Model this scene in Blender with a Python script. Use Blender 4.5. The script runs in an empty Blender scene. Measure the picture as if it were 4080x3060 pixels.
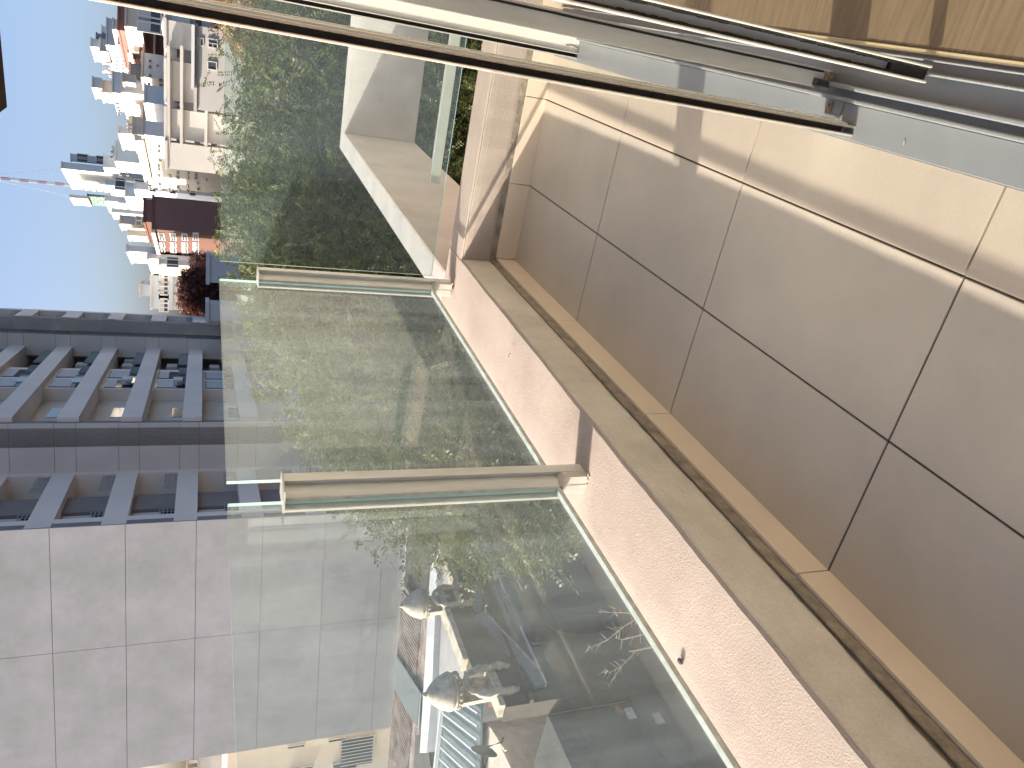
import bpy, math, random
import numpy as np
from mathutils import Vector, Matrix
random.seed(7); rng = np.random.default_rng(11)
scn = bpy.context.scene
COL = scn.collection

# ------------------------------------------------------------------ camera, world, sun
FWD = np.array([-0.4253577654, 0.8219327421, -0.3788104260])
RGT = np.array([0.8858355647, 0.4638501322, 0.0117646571])
UPV = np.array([-0.1853810231, 0.3305595593, 0.9253995105])
FPX, CAMZ, PW, PH = 3026.2122, 1.11533, 4080, 3060
cd = bpy.data.cameras.new('camera'); cam = bpy.data.objects.new('camera', cd); COL.objects.link(cam)
cd.sensor_width = 36; cd.lens = 36*FPX/PW; cd.clip_start = 0.03; cd.clip_end = 6000
mw = Matrix.Identity(4)
for i in range(3):                       # the phone is held sideways: picture left is world up
    mw[i][0] = -UPV[i]; mw[i][1] = RGT[i]; mw[i][2] = -FWD[i]
mw[2][3] = CAMZ
cam.matrix_world = mw; scn.camera = cam

SUN = Vector((1.0, 0.33, -0.368)).normalized()       # travel direction of the light
w = bpy.data.worlds.new('World'); scn.world = w; w.use_nodes = True
nt = w.node_tree; nt.nodes.clear()
sky = nt.nodes.new('ShaderNodeTexSky'); sky.sky_type = 'NISHITA'; sky.sun_disc = False
sky.sun_elevation = math.radians(19.3); sky.sun_rotation = math.atan2(-1.0, -0.33)
sky.air_density = 0.62; sky.dust_density = 4.8; sky.ozone_density = 1.4; sky.altitude = 20
bg = nt.nodes.new('ShaderNodeBackground'); bg.inputs['Strength'].default_value = 0.15
wo = nt.nodes.new('ShaderNodeOutputWorld')
nt.links.new(sky.outputs[0], bg.inputs[0]); nt.links.new(bg.outputs[0], wo.inputs[0])
sl = bpy.data.lights.new('sun', 'SUN'); sl.energy = 4.9; sl.angle = math.radians(0.55); sl.color = (1, 0.9, 0.77)
so = bpy.data.objects.new('sun', sl); COL.objects.link(so)
so.rotation_mode = 'QUATERNION'; so.rotation_quaternion = SUN.to_track_quat('-Z', 'Y')
so.location = (-30, -10, 30)
scn.view_settings.view_transform = 'Standard'; scn.view_settings.look = 'None'
scn.view_settings.gamma = 1; scn.view_settings.use_curve_mapping = False
scn.view_settings.exposure = 1.27
scn.cycles.max_bounces = 8; scn.cycles.transparent_max_bounces = 24

# ------------------------------------------------------------------ sight lines used to survey positions
CP = np.array([0, 0, CAMZ])
def ray(x, y): return (FWD*FPX + RGT*(PH/2-y) - UPV*(x-PW/2))/FPX
def onX(x, y, c): d = ray(x, y); return CP + d*(c/d[0])
def onY(x, y, c): d = ray(x, y); return CP + d*(c/d[1])
def onZ(x, y, c): d = ray(x, y); return CP + d*((c-CAMZ)/d[2])
def atD(x, y, r): d = ray(x, y); return CP + d*r/math.hypot(d[0], d[1])
def onP(x, y, p, n):
    d = ray(x, y); return CP + d*(np.dot(np.asarray(p)-CP, n)/np.dot(d, n))

# ------------------------------------------------------------------ materials
MATS = {}
def mat(name, col, rough=0.7, var=0.12, scale=8.0, bump=0.0, bscale=60.0, metal=0.0, spec=0.4, col2=None, stretch=(1, 1, 1), trans=0.0, fine=0.0, fscale=300.0):
    m = bpy.data.materials.new(name); m.use_nodes = True; n = m.node_tree.nodes; l = m.node_tree.links
    b = n['Principled BSDF']; b.inputs['Roughness'].default_value = rough; b.inputs['Metallic'].default_value = metal
    b.inputs['Specular IOR Level'].default_value = spec
    tc = n.new('ShaderNodeTexCoord'); mp = n.new('ShaderNodeMapping'); mp.inputs['Scale'].default_value = stretch
    l.new(tc.outputs['Object'], mp.inputs[0])
    nz = n.new('ShaderNodeTexNoise'); nz.inputs['Scale'].default_value = scale; nz.inputs['Detail'].default_value = 7; nz.inputs['Roughness'].default_value = 0.6
    l.new(mp.outputs[0], nz.inputs['Vector'])
    cr = n.new('ShaderNodeValToRGB'); cr.color_ramp.elements[0].position = 0.32; cr.color_ramp.elements[1].position = 0.7
    a = [max(0, c*(1-var)) for c in col]; bb = [c*(1+var) for c in (col2 or col)]
    cr.color_ramp.elements[0].color = (*a, 1); cr.color_ramp.elements[1].color = (*bb, 1)
    l.new(nz.outputs[0], cr.inputs[0]); out = cr.outputs[0]
    if fine > 0:
        n2 = n.new('ShaderNodeTexNoise'); n2.inputs['Scale'].default_value = fscale; n2.inputs['Detail'].default_value = 4
        l.new(tc.outputs['Object'], n2.inputs['Vector'])
        r2 = n.new('ShaderNodeMapRange'); r2.inputs[1].default_value = 0.3; r2.inputs[2].default_value = 0.7
        r2.inputs[3].default_value = 1-fine; r2.inputs[4].default_value = 1+fine
        l.new(n2.outputs[0], r2.inputs[0])
        mx = n.new('ShaderNodeVectorMath'); mx.operation = 'SCALE'
        l.new(out, mx.inputs[0]); l.new(r2.outputs[0], mx.inputs['Scale']); out = mx.outputs[0]
    l.new(out, b.inputs['Base Color'])
    if bump > 0:
        nb = n.new('ShaderNodeTexNoise'); nb.inputs['Scale'].default_value = bscale; nb.inputs['Detail'].default_value = 5; nb.inputs['Roughness'].default_value = 0.65
        l.new(tc.outputs['Object'], nb.inputs['Vector'])
        bp = n.new('ShaderNodeBump'); bp.inputs['Strength'].default_value = min(1, bump); bp.inputs['Distance'].default_value = 0.3/bscale*max(1, bump)
        l.new(nb.outputs[0], bp.inputs['Height']); l.new(bp.outputs[0], b.inputs['Normal'])
    MATS[name] = m
    return m

M_tile = mat('porcelain_tile', (0.44, 0.385, 0.315), 0.5, 0.13, 2.2, 0.15, 400, fine=0.05, fscale=500)
M_tile_b = mat('porcelain_tile_sunlit', (0.46, 0.385, 0.305), 0.5, 0.08, 4.0, 0.1, 400, fine=0.04)  # same tile in the sunny row, sunlight tinted into its colour
M_skirt = mat('skirting_porcelain', (0.56, 0.475, 0.375), 0.5, 0.07, 4.0, 0.1, 400, fine=0.04)
M_grout = mat('grout', (0.07, 0.063, 0.055), 0.95, 0.3, 30)
M_mortar = mat('rough_mortar', (0.23, 0.195, 0.155), 0.95, 0.4, 25, 1.0, 90)
M_stucco = mat('sandy_stucco', (0.33, 0.275, 0.24), 0.93, 0.06, 4.0, 1.3, 260, fine=0.17, fscale=500, col2=(0.37, 0.31, 0.27))
M_plaster = mat('grey_plaster', (0.50, 0.465, 0.41), 0.92, 0.2, 5.0, 0.7, 60, fine=0.06, fscale=200)
M_conc = mat('smooth_cement', (0.40, 0.385, 0.37), 0.9, 0.12, 4.0, 0.5, 50, fine=0.05)
M_alu = mat('cream_aluminium', (0.60, 0.60, 0.55), 0.32, 0.05, 6, spec=0.5)
M_alu_g = mat('worn_aluminium', (0.55, 0.56, 0.53), 0.38, 0.14, 8, spec=0.5, stretch=(3, 3, 0.5))
M_white = mat('white_painted_aluminium', (0.42, 0.405, 0.37), 0.4, 0.07, 20, spec=0.5)
M_alu_track = mat('track_aluminium', (0.235, 0.24, 0.24), 0.24, 0.04, 6, spec=0.6, fine=0.03)
M_dark = mat('black_channel', (0.035, 0.033, 0.03), 0.7, 0.3, 30)
M_brush = mat('brush_pile', (0.03, 0.026, 0.024), 1.0, 0.5, 300, 1.0, 700)
M_rubber = mat('black_plastic', (0.06, 0.058, 0.05), 0.5, 0.2, 60)
M_rust = mat('rusty_steel', (0.16, 0.09, 0.05), 0.8, 0.5, 90, 0.6, 300, col2=(0.32, 0.26, 0.2))
M_dirt = mat('brown_dirt', (0.20, 0.13, 0.08), 1.0, 0.5, 120)
M_wood = mat('wood_laminate', (0.16, 0.115, 0.07), 0.45, 0.14, 5, fine=0.05, stretch=(2, 22, 1), col2=(0.18, 0.13, 0.08))
M_wood2 = mat('wood_laminate_dark', (0.155, 0.112, 0.068), 0.45, 0.14, 5, fine=0.05, stretch=(2, 22, 1))
M_trim = mat('pale_wood_trim', (0.48, 0.38, 0.23), 0.5, 0.1, 8)
M_wallin = mat('interior_paint', (0.74, 0.71, 0.66), 0.9, 0.04, 3)
M_brownslab = mat('stained_slab', (0.03, 0.02, 0.015), 0.95, 0.4, 12, 1.0, 30)
M_gasket = mat('grey_gasket', (0.38, 0.40, 0.38), 0.7, 0.2, 40)

def glass_mat(name, tint, veil, veilcol, streak):
    m = bpy.data.materials.new(name); m.use_nodes = True; n = m.node_tree.nodes; l = m.node_tree.links; n.clear()
    o = n.new('ShaderNodeOutputMaterial')
    tr = n.new('ShaderNodeBsdfTransparent'); tr.inputs[0].default_value = (*tint, 1)
    df = n.new('ShaderNodeBsdfDiffuse'); df.inputs[0].default_value = (*veilcol, 1)
    tl = n.new('ShaderNodeBsdfTranslucent'); tl.inputs[0].default_value = (*veilcol, 1)
    mv = n.new('ShaderNodeMixShader'); mv.inputs[0].default_value = 0.22
    l.new(df.outputs[0], mv.inputs[1]); l.new(tl.outputs[0], mv.inputs[2])
    tc = n.new('ShaderNodeTexCoord')
    def noise(sc, stretch, lo, hi, a, b, det=5):
        mp = n.new('ShaderNodeMapping'); mp.inputs['Scale'].default_value = stretch; l.new(tc.outputs['Object'], mp.inputs[0])
        z = n.new('ShaderNodeTexNoise'); z.inputs['Scale'].default_value = sc; z.inputs['Detail'].default_value = det; l.new(mp.outputs[0], z.inputs['Vector'])
        r = n.new('ShaderNodeMapRange'); r.inputs[1].default_value = lo; r.inputs[2].default_value = hi
        r.inputs[3].default_value = a; r.inputs[4].default_value = b; l.new(z.outputs[0], r.inputs[0]); return r.outputs[0]
    s1 = noise(70, (1, 1, 0.045), 0.42, 0.75, 0, 1.0)        # water runs
    s2 = noise(2.2, (1, 1, 0.6), 0.35, 0.7, 0.0, 1.0, 3)      # broad film
    s4 = noise(16, (1, 1, 0.03), 0.45, 0.75, 0, 1.0, 3)      # broad streaks
    s3 = noise(160, (1, 1, 0.35), 0.66, 0.74, 0, 1.0)         # dried drops
    def mul(a, k):
        x = n.new('ShaderNodeMath'); x.operation = 'MULTIPLY'; l.new(a, x.inputs[0]); x.inputs[1].default_value = k; return x.outputs[0]
    def add(a, b):
        x = n.new('ShaderNodeMath'); x.operation = 'ADD'; l.new(a, x.inputs[0])
        if isinstance(b, float): x.inputs[1].default_value = b
        else: l.new(b, x.inputs[1])
        return x.outputs[0]
    f = add(add(add(mul(s1, streak), mul(s4, streak*1.3)), mul(s2, veil*0.9)), add(mul(s3, streak*1.6), veil*0.55))
    mx = n.new('ShaderNodeMixShader'); l.new(f, mx.inputs[0]); l.new(tr.outputs[0], mx.inputs[1]); l.new(mv.outputs[0], mx.inputs[2])
    gl = n.new('ShaderNodeBsdfGlossy'); gl.inputs['Roughness'].default_value = 0.015
    fr = n.new('ShaderNodeFresnel'); fr.inputs[0].default_value = 1.42
    fm = n.new('ShaderNodeMath'); fm.operation = 'MULTIPLY'; fm.inputs[1].default_value = 0.22; l.new(fr.outputs[0], fm.inputs[0])
    g = n.new('ShaderNodeMixShader'); l.new(fm.outputs[0], g.inputs[0]); l.new(mx.outputs[0], g.inputs[1]); l.new(gl.outputs[0], g.inputs[2])
    l.new(g.outputs[0], o.inputs[0]); return m
VC = (0.46, 0.55, 0.62)
M_glass1 = glass_mat('railing_glass_near', (0.905, 0.935, 0.93), 0.046, VC, 0.038)
M_glass2 = glass_mat('railing_glass_middle', (0.905, 0.935, 0.93), 0.034, VC, 0.045)
M_glass3 = glass_mat('railing_glass_end', (0.88, 0.925, 0.92), 0.050, VC, 0.012)
M_gedge = mat('glass_edge', (0.42, 0.60, 0.55), 0.15, 0.1, 20, spec=0.6)

# ------------------------------------------------------------------ mesh helpers
class MB:
    def __init__(s): s.v = []; s.f = []; s.m = []
    def box(s, x0, x1, y0, y1, z0, z1, mi=0):
        s.ob((x0, y0, z0), (x1-x0, 0, 0), (0, y1-y0, 0), (0, 0, z1-z0), mi); return s
    def ob(s, p, a, b, c, mi=0):
        p, a, b, c = map(np.asarray, (p, a, b, c)); k = len(s.v)
        if np.dot(np.cross(a, b), c) < 0: p = p+a; a = -a
        for i in (0, 1):
            for j in (0, 1):
                for h in (0, 1): s.v.append(tuple(p+a*i+b*j+c*h))
        for q in ((0, 1, 3, 2), (4, 6, 7, 5), (0, 4, 5, 1), (2, 3, 7, 6), (0, 2, 6, 4), (1, 5, 7, 3)):
            s.f.append(tuple(k+t for t in q)); s.m.append(mi)
        return s
    def prism(s, pts, vec, mi=0):                       # polygon (3D points) pushed along vec
        k = len(s.v); n = len(pts); vec = np.asarray(vec, float)
        for p in pts: s.v.append(tuple(np.asarray(p, float)))
        for p in pts: s.v.append(tuple(np.asarray(p, float)+vec))
        nn = np.zeros(3)
        for i in range(n):
            a = np.asarray(pts[i], float); b = np.asarray(pts[(i+1) % n], float); nn += np.cross(a, b)
        if np.dot(nn, vec) > 0:
            s.f.append(tuple(k+i for i in reversed(range(n)))); s.f.append(tuple(k+n+i for i in range(n)))
            for i in range(n): j = (i+1) % n; s.f.append((k+i, k+j, k+n+j, k+n+i))
        else:
            s.f.append(tuple(k+i for i in range(n))); s.f.append(tuple(k+n+i for i in reversed(range(n))))
            for i in range(n): j = (i+1) % n; s.f.append((k+j, k+i, k+n+i, k+n+j))
        s.m += [mi]*(n+2); return s
    def tube(s, pts, rad, seg=8, mi=0):
        pts = [Vector(p) for p in pts]; k = len(s.v); n = len(pts)
        if not hasattr(rad, '__len__'): rad = [rad]*n
        for i, p in enumerate(pts):
            t = (pts[min(i+1, n-1)]-pts[max(i-1, 0)]).normalized()
            a = t.cross(Vector((0, 0, 1)) if abs(t.z) < .9 else Vector((1, 0, 0))).normalized(); b = t.cross(a)
            for j in range(seg):
                an = 2*math.pi*j/seg; s.v.append(tuple(p+(a*math.cos(an)+b*math.sin(an))*rad[i]))
        for i in range(n-1):
            for j in range(seg):
                j2 = (j+1) % seg; s.f.append((k+i*seg+j, k+(i+1)*seg+j, k+(i+1)*seg+j2, k+i*seg+j2)); s.m.append(mi)
        s.f.append(tuple(k+j for j in range(seg))); s.f.append(tuple(k+(n-1)*seg+j for j in reversed(range(seg)))); s.m += [mi, mi]
        return s
    def lathe(s, c, prof, seg=20, mi=0, axis='z', sy=1.0, a0=0, a1=2*math.pi):
        k = len(s.v); n = len(prof); full = abs(a1-a0-2*math.pi) < 1e-6; cnt = seg if full else seg+1
        for r, h in prof:
            for j in range(cnt):
                an = a0+(a1-a0)*j/seg; x, y = r*math.cos(an), r*math.sin(an)*sy
                s.v.append((c[0]+x, c[1]+y, c[2]+h) if axis == 'z' else (c[0]+h, c[1]+x, c[2]+y))
        for i in range(n-1):
            for j in range(seg):
                j2 = (j+1) % cnt; s.f.append((k+i*cnt+j, k+i*cnt+j2, k+(i+1)*cnt+j2, k+(i+1)*cnt+j)); s.m.append(mi)
        return s
    def ball(s, c, r, mi=0, seg=10, sq=(1, 1, 1)):
        k = len(s.v); rings = max(4, seg//2)
        for i in range(rings+1):
            t = math.pi*i/rings
            for j in range(seg):
                a = 2*math.pi*j/seg
                s.v.append((c[0]+r*sq[0]*math.sin(t)*math.cos(a), c[1]+r*sq[1]*math.sin(t)*math.sin(a), c[2]+r*sq[2]*math.cos(t)))
        for i in range(rings):
            for j in range(seg):
                j2 = (j+1) % seg; s.f.append((k+i*seg+j, k+(i+1)*seg+j, k+(i+1)*seg+j2, k+i*seg+j2)); s.m.append(mi)
        return s
    def build(s, name, mats, parent=None, smooth=False, bevel=0.0, loc=None):
        if not isinstance(mats, (list, tuple)): mats = [mats]
        v = np.array(s.v, float)
        if parent is not None: v = v-np.array(parent_origin(parent))
        o0 = np.zeros(3)
        if parent is None:
            o0 = np.array([(v[:, 0].min()+v[:, 0].max())/2, (v[:, 1].min()+v[:, 1].max())/2, v[:, 2].min()]); v = v-o0
        me = bpy.data.meshes.new(name); me.from_pydata([tuple(x) for x in v], [], s.f); me.update()
        for m in mats: me.materials.append(m)
        if len(mats) > 1: me.polygons.foreach_set('material_index', s.m)
        if smooth: me.polygons.foreach_set('use_smooth', [True]*len(me.polygons))
        ob = bpy.data.objects.new(name, me); COL.objects.link(ob)
        if parent is not None: ob.parent = parent
        else: ob.location = o0
        ORIG[ob.name] = tuple(np.array(parent_origin(parent)) if parent is not None else o0)
        if bevel > 0:
            b = ob.modifiers.new('bevel', 'BEVEL'); b.width = bevel; b.segments = 2; b.limit_method = 'ANGLE'
        return ob
ORIG = {}
def parent_origin(p): return ORIG.get(p.name, (0, 0, 0))
def tag(o, label=None, cat=None, group=None, kind=None):
    if label: o['label'] = label
    if cat: o['category'] = cat
    if group: o['group'] = group
    if kind: o['kind'] = kind
    return o
def thing(name, label, cat, loc, group=None):
    o = bpy.data.objects.new(name, None); COL.objects.link(o); o.location = tuple(loc); o.empty_display_size = .2
    ORIG[o.name] = tuple(loc); return tag(o, label, cat, group)
def struct(o): o['kind'] = 'structure'; return o
def copyobj(src, parent, off=(0, 0, 0)):
    c = src.copy(); COL.objects.link(c); c.parent = parent; c.location = Vector(src.location)+Vector(off); return c

# ------------------------------------------------------------------ balcony
XS, YL = -0.829, 2.635                      # inner line of the side kerb, inner line of the end kerb
XT = -0.084                                 # edge of the door threshold
YN = -1.6                                   # near end of everything we build of the balcony
fl = struct(MB().box(-1.09, XT+0.05, YN, 2.78, -0.28, -0.0035).build('balcony_floor', M_grout))
ORIG[fl.name] = tuple(fl.location)
xl = [XS+0.004, -0.533, -0.228, XT]; yl = [2.635, 2.036, 1.435, 0.830, 0.232, -0.368, -0.968, -1.568]
g = 0.0042
for i in range(3):
    for j in range(len(yl)-1):
        zt = 0.0 if i < 2 else 0.0018
        mb = MB().box(xl[i]+g/2, xl[i+1]-(g/2 if i < 2 else 0), yl[j+1]+g/2, yl[j]-g/2, -0.012, zt+random.uniform(-.0004, .0004))
        mb.build('tile', M_tile if i < 2 else M_tile_b, fl, bevel=0.0012)

def xk_in(y): return -0.838-0.004*(2.635-y)                 # inner top edge of the side kerb
def xk_out(y): return -1.082-0.016*(2.8-y)*0.6
def zk(y): return 0.212+0.012*min(1, max(0, (2.6-y)/1.4))
kerb = thing('balcony_kerb', 'low stuccoed concrete kerb with sandy top around the balcony floor', 'kerb', (-0.95, 0.5, 0))
def sweep(name, rings, m, parent, smooth=False):
    mb = MB(); n = len(rings[0])
    for r in rings: mb.v += [tuple(p) for p in r]
    for i in range(len(rings)-1):
        for j in range(n-1):
            mb.f.append((i*n+j, (i+1)*n+j, (i+1)*n+j+1, i*n+j+1)); mb.m.append(0)
    return mb.build(name, m, parent, smooth=smooth)
def wob(seed, t, a=1.0):
    return a*(math.sin(t*7.1+seed)*.4+math.sin(t*17.3+seed*2.1)*.3+math.sin(t*41+seed*3.7)*.2+math.sin(t*93+seed)*.15)
ys = np.arange(YN, 2.86, 0.02)
core = []; plas = []
for y in ys:                                # stucco beam: inner face up, over the top, down the outside
    yy = min(y, 2.80)
    xi = xk_in(yy)+wob(1, y, .0025); z = zk(yy)+wob(5, y, .0003)
    top = [(xi-.0015, yy, z-.004), (xi-.008, yy, z)]
    xo = xk_out(yy)
    for k in range(1, 9): top.append((xi-.008+(xo-xi+.008)*k/9, yy, z+wob(k*2.3, y, .00025)))
    top += [(xo+.004, yy, z-.001), (xo, yy, z-.006), (xo, yy, -0.28)]
    core.append([(xi-.006, yy, 0.0), (xi-.006, yy, z-.016)]+top)
sweep('stucco_beam', core, M_stucco, kerb)
ysp = np.arange(YN, YL+.001, 0.01)
for y in ysp:                               # grey plaster face with ragged lower edge
    xi = xk_in(y)+wob(1, y, .0025); z = zk(y)+wob(5, y, .0003)
    zb = 0.080+wob(9, y, .005)+.003*random.random()
    plas.append([(xi-.004, y, zb), (xi+.0005, y, zb+.003), (xi+.003+wob(3, y, .0008), y, zb+.02), (xi+.003, y, z-.03), (xi+.0012+wob(7, y, .0015), y, z-.008), (xi-.006, y, z-.004+wob(2, y, .002))])
sweep('plaster_face', plas, M_plaster, kerb)
# end kerb
def yk(x): return YL+.006
ec = []; ep = []
YO = 2.80
for x in np.arange(-0.84, 1.2, 0.02):
    z = .212+wob(4, x, .0003); yi = yk(x)+wob(6, x, .002)
    top = [(x, yi+.0015, z-.004), (x, yi+.008, z)]
    for k in range(1, 9): top.append((x, yi+.008+(YO-yi-.008)*k/9, z+wob(k*1.7, x, .00025)))
    top += [(x, YO-.004, z-.001), (x, YO, z-.006), (x, YO, -.28)]
    ec.append(([(x, yi+.006, 0), (x, yi+.006, z-.016)]+top)[::-1])
    zb = .092+wob(8, x, .003)
    ep.append([(x, yi+.004, zb), (x, yi-.0005, zb+.003), (x, yi-.003, zb+.02), (x, yi-.003, z-.03), (x, yi-.001+wob(7, x, .001), z-.01), (x, yi+.006, z-.005)][::-1])
sweep('stucco_beam', ec, M_stucco, kerb); sweep('plaster_face', ep, M_stucco, kerb)
MB().box(XS-.006, XS-.002, YN, YL, 0, 0.10).build('mortar_bed', M_mortar, kerb)
MB().box(XS, 1.0, YL+.002, YL+.004, 0, 0.10).build('mortar_bed', M_mortar, kerb)
cap = MB().prism([(-1.082, 2.795, .210), (-.842, 2.62, .210), (-.842, 2.80, .210), (-1.082, 2.80, .210)], (0, 0, -.2)).build('corner_fill', M_stucco, kerb)
# skirting tiles: part of the floor finish
for j in range(len(yl)-1):
    MB().box(XS-.001, XS+.007, yl[j+1]+.0012, yl[j]-.0012, -0.002, 0.0735).build('skirting_tile', M_skirt, fl, bevel=.0008)
for a, b in ((XS+.008, -.533), (-.533, -.228), (-.228, .06), (.06, .36)):
    MB().box(a+.0012, b-.0012, YL-.007, YL+.001, -.002, .078).build('skirting_tile', M_skirt, fl, bevel=.0008)

# ring of parapet beyond the end of the balcony: a continuous beam round an open well
well = thing('light_well_parapet', 'pale cement parapet beam around the open light well beyond the end glass', 'parapet', (-.5, 4.3, -.28))
y1, y2 = 5.53, 5.70
def strip(xa0, xa1, xb0, xb1, y0, yb, z0, z1):       # a beam along y with different x at both ends
    return MB().prism([(xa0, y0, z0), (xa1, y0, z0), (xb1, yb, z0), (xb0, yb, z0)], (0, 0, z1-z0))
strip(-1.082, -.945, -1.05, -.915, 2.81, y2, -.285, .212).build('side_beam', M_conc, well)
MB().box(-.914, 1.0, y1, y2, -.285, .212).build('far_beam', M_conc, well)
# chipped white render along the inner arris
ch = MB()
for t in np.arange(0, 1, .008):
    y = 2.81+t*(y1-2.81); xi = -.945+t*.03*.95
    wd = .006+.008*random.random()*(1.4-t)
    ch.prism([(xi-wd, y, .2125), (xi+.002, y, .2125), (xi+.002, y+.022, .2125), (xi-wd*.8, y+.022, .2125)], (0, 0, .0025))
ch.build('chipped_render', M_stucco, well)
gap = MB().box(-1.08, -.93, 2.8015, 2.809, -.285, .205).build('joint_filler', M_mortar, well)

# ------------------------------------------------------------------ glass railing
rail = thing('glass_railing', 'frameless glass balcony railing on cream aluminium posts above the kerb', 'railing', (-1.0, 1.4, .22))
def xg(y): return -0.999+0.019*(y-1.41)
GZ0, GZ1 = 0.297, 1.062
def pane(p0, p1, z0, z1, m, th=.008):
    p0 = np.array(p0); p1 = np.array(p1); d = (p1-p0); L = np.linalg.norm(d); d = d/L; nrm = np.array([-d[1], d[0], 0])
    mb = MB().ob((p0[0], p0[1], z0), (*(d*L)[:2], 0), tuple(nrm*th), (0, 0, z1-z0))
    mb.m = [1]*6
    # the two big faces carry the dirty glass
    for k, f in enumerate(mb.f):
        a, b, c = [np.array(mb.v[i]) for i in f[:3]]; nn = np.cross(b-a, c-a); nn /= np.linalg.norm(nn)
        if abs(np.dot(nn, nrm)) > .9: mb.m[k] = 0
    return mb.build('glass_pane', [m, M_gedge], rail)
o = pane((xg(-1.0), -1.0), (xg(1.375), 1.375), GZ0, GZ1, M_glass1)
o = pane((xg(1.455), 1.455), (xg(2.66)-.004, 2.655), GZ0, GZ1, M_glass2)
o = pane((-.955, 2.765), (.9, 2.765), GZ0-.018, GZ1-.004, M_glass3)
def post(x, y, zt, corner=False):
    st = MB()
    # stem, folded inner lip, inner clamp plate, outer clamp plate
    prof = [(x, y), (x-.016, y+.010), (x-.018, y-.016), (x-.026, y-.026), (x-.026, y+.05), (x-.018, y+.05), (x, y+.03)]
    st.prism([(a, b, .222) for a, b in prof], (0, 0, zt-.222))
    p = st.build('post', M_alu_g, rail, bevel=.0008)
    ORIG[p.name] = parent_origin(rail)
    xo = x-.042
    MB().box(xo-.008, xo-.002, y-.045, y+.075, GZ0-.01, zt).build('clamp_plate', M_white, p)
    MB().box(x-.0295, x-.026, y-.032, y-.020, GZ0+.0, zt).build('gasket', M_gasket, p)
    MB().box(x-.051, x+.003, y-.046, y+.034, zt, zt+.004).build('end_cap', M_white, p)
    blk = MB().prism([(x-.001, y-.024, .222), (x-.001, y-.024, GZ0-.012), (x-.020, y-.025, GZ0+.003), (x-.026, y-.025, GZ0-.006), (x-.050, y-.025, GZ0-.012), (x-.050, y-.025, .222)], (0, .05, 0))
    blk.build('base_block', M_white, p, bevel=.0008)
    for k in range(7): MB().ball((x-.002+random.uniform(-.05, .008), y-.026+random.uniform(-.004, .006), .223), random.uniform(.003, .007), seg=6, sq=(1, 1, .5)).build('mortar_dab', M_stucco, p)
    st2 = MB().tube([(x-.018, y-.001, .3), (x-.0185, y-.001, zt-.03)], .0012, 5).build('dirt_line', M_dirt, p)
    return p
post(-.969, 1.405, .948)
post(-.950, 2.690, .932)
MB().prism([(-.60, 2.785, .330), (1.0, 2.785, .330), (1.0, 2.81, .330), (-.60, 2.81, .330)], (0, 0, -.035)).build('lower_rail', mat('warm_rail', (.60, .54, .48), .5, .06, 10), rail, bevel=.002)
# sealant bead along the bottom edge of the side panes
for a, b in ((-1.0, 1.375), (1.455, 2.65)):
    mb = MB()
    mb.prism([(xg(a)+.003, a, GZ0+.009), (xg(b)+.003, b, GZ0+.009), (xg(b)-.012, b, GZ0+.009), (xg(a)-.012, a, GZ0+.009)], (0, 0, -.011))
    mb.build('edge_seal', M_gasket, rail)

# ------------------------------------------------------------------ sliding door frame and leaves
df = thing('door_frame', 'pale aluminium sliding door track with raised rails between balcony tiles and wood floor', 'door frame', (0, 1, 0))
YA, YB = -1.6, 2.62
MB().box(XT, .076, YA, YB, -.02, .004).build('threshold', M_alu_track, df)
for x0, x1, zt in ((-.0215, -.0135, .022), (-.001, .0075, .024), (.0445, .0495, .020), (.066, .070, .016)):
    MB().box(x0, x1, YA, YB, .004, zt).build('rail', M_alu_track, df, bevel=.0025)
MB().prism([(XT+.001, YA, .004), (XT+.001, YB, .004), (-.0225, YB, .004), (-.0225, YA, .004)], (0, 0, .0035)).build('drip_plate', M_alu_track, df, bevel=.001)
MB().box(.0755, .0835, YA, YB, -.01, .012).build('wood_trim', M_trim, df, bevel=.001)
# low fixed frame panel at the far side of the opening
fx = thing('fixed_side_panel', 'low cream aluminium side panel at the far end of the door track', 'panel', (-.04, 2.44, 0))
zt = .94
MB().box(-.0745, -.0712, 2.425, 2.47, .008, zt).build('channel_lip', M_white, fx)
MB().box(-.0605, -.0575, 2.425, 2.47, .008, zt).build('channel_lip', M_white, fx)
MB().box(-.0712, -.0605, 2.445, 2.47, .008, zt-.01).build('channel_back', M_dark, fx)
MB().box(-.0575, .02, 2.43, 2.47, .008, zt).build('side_panel_face', M_alu, fx, bevel=.001)
MB().tube([(-.040, 2.4295, .055), (-.041, 2.4293, .05), (-.0385, 2.4293, .035), (-.041, 2.4293, .02), (-.044, 2.4293, .01)], [.001, .0016, .0012, .002, .0024], 5).build('rust_run', M_dirt, fx)
# leaf 1: open channel stile
l1 = thing('screen_leaf_stile', 'slim open aluminium channel stile with bright lips, nearest the balcony tiles', 'door stile', (-.067, 1.18, .004))
ZH = 2.45
MB().box(-.0755, -.0720, 1.157, 1.19, .008, ZH).build('channel_lip', M_white, l1, bevel=.0006)
MB().box(-.0610, -.0575, 1.157, 1.19, .008, ZH).build('channel_lip', M_white, l1, bevel=.0006)
MB().box(-.0722, -.0608, 1.176, 1.20, .020, ZH).build('channel_back', M_dark, l1)
MB().box(-.0575, -.0545, 1.175, 1.215, .012, ZH).build('side_flange', M_alu, l1)
MB().box(-.0560, -.0535, 1.2155, 1.245, .012, ZH).build('side_flange', M_alu_g, l1)
MB().box(-.0612, -.0602, 1.156, 1.158, .012, ZH).build('dirt_edge', M_dirt, l1)
MB().box(-.0722, -.0715, 1.156, 1.158, .012, ZH).build('dirt_edge', M_dirt, l1)
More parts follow.
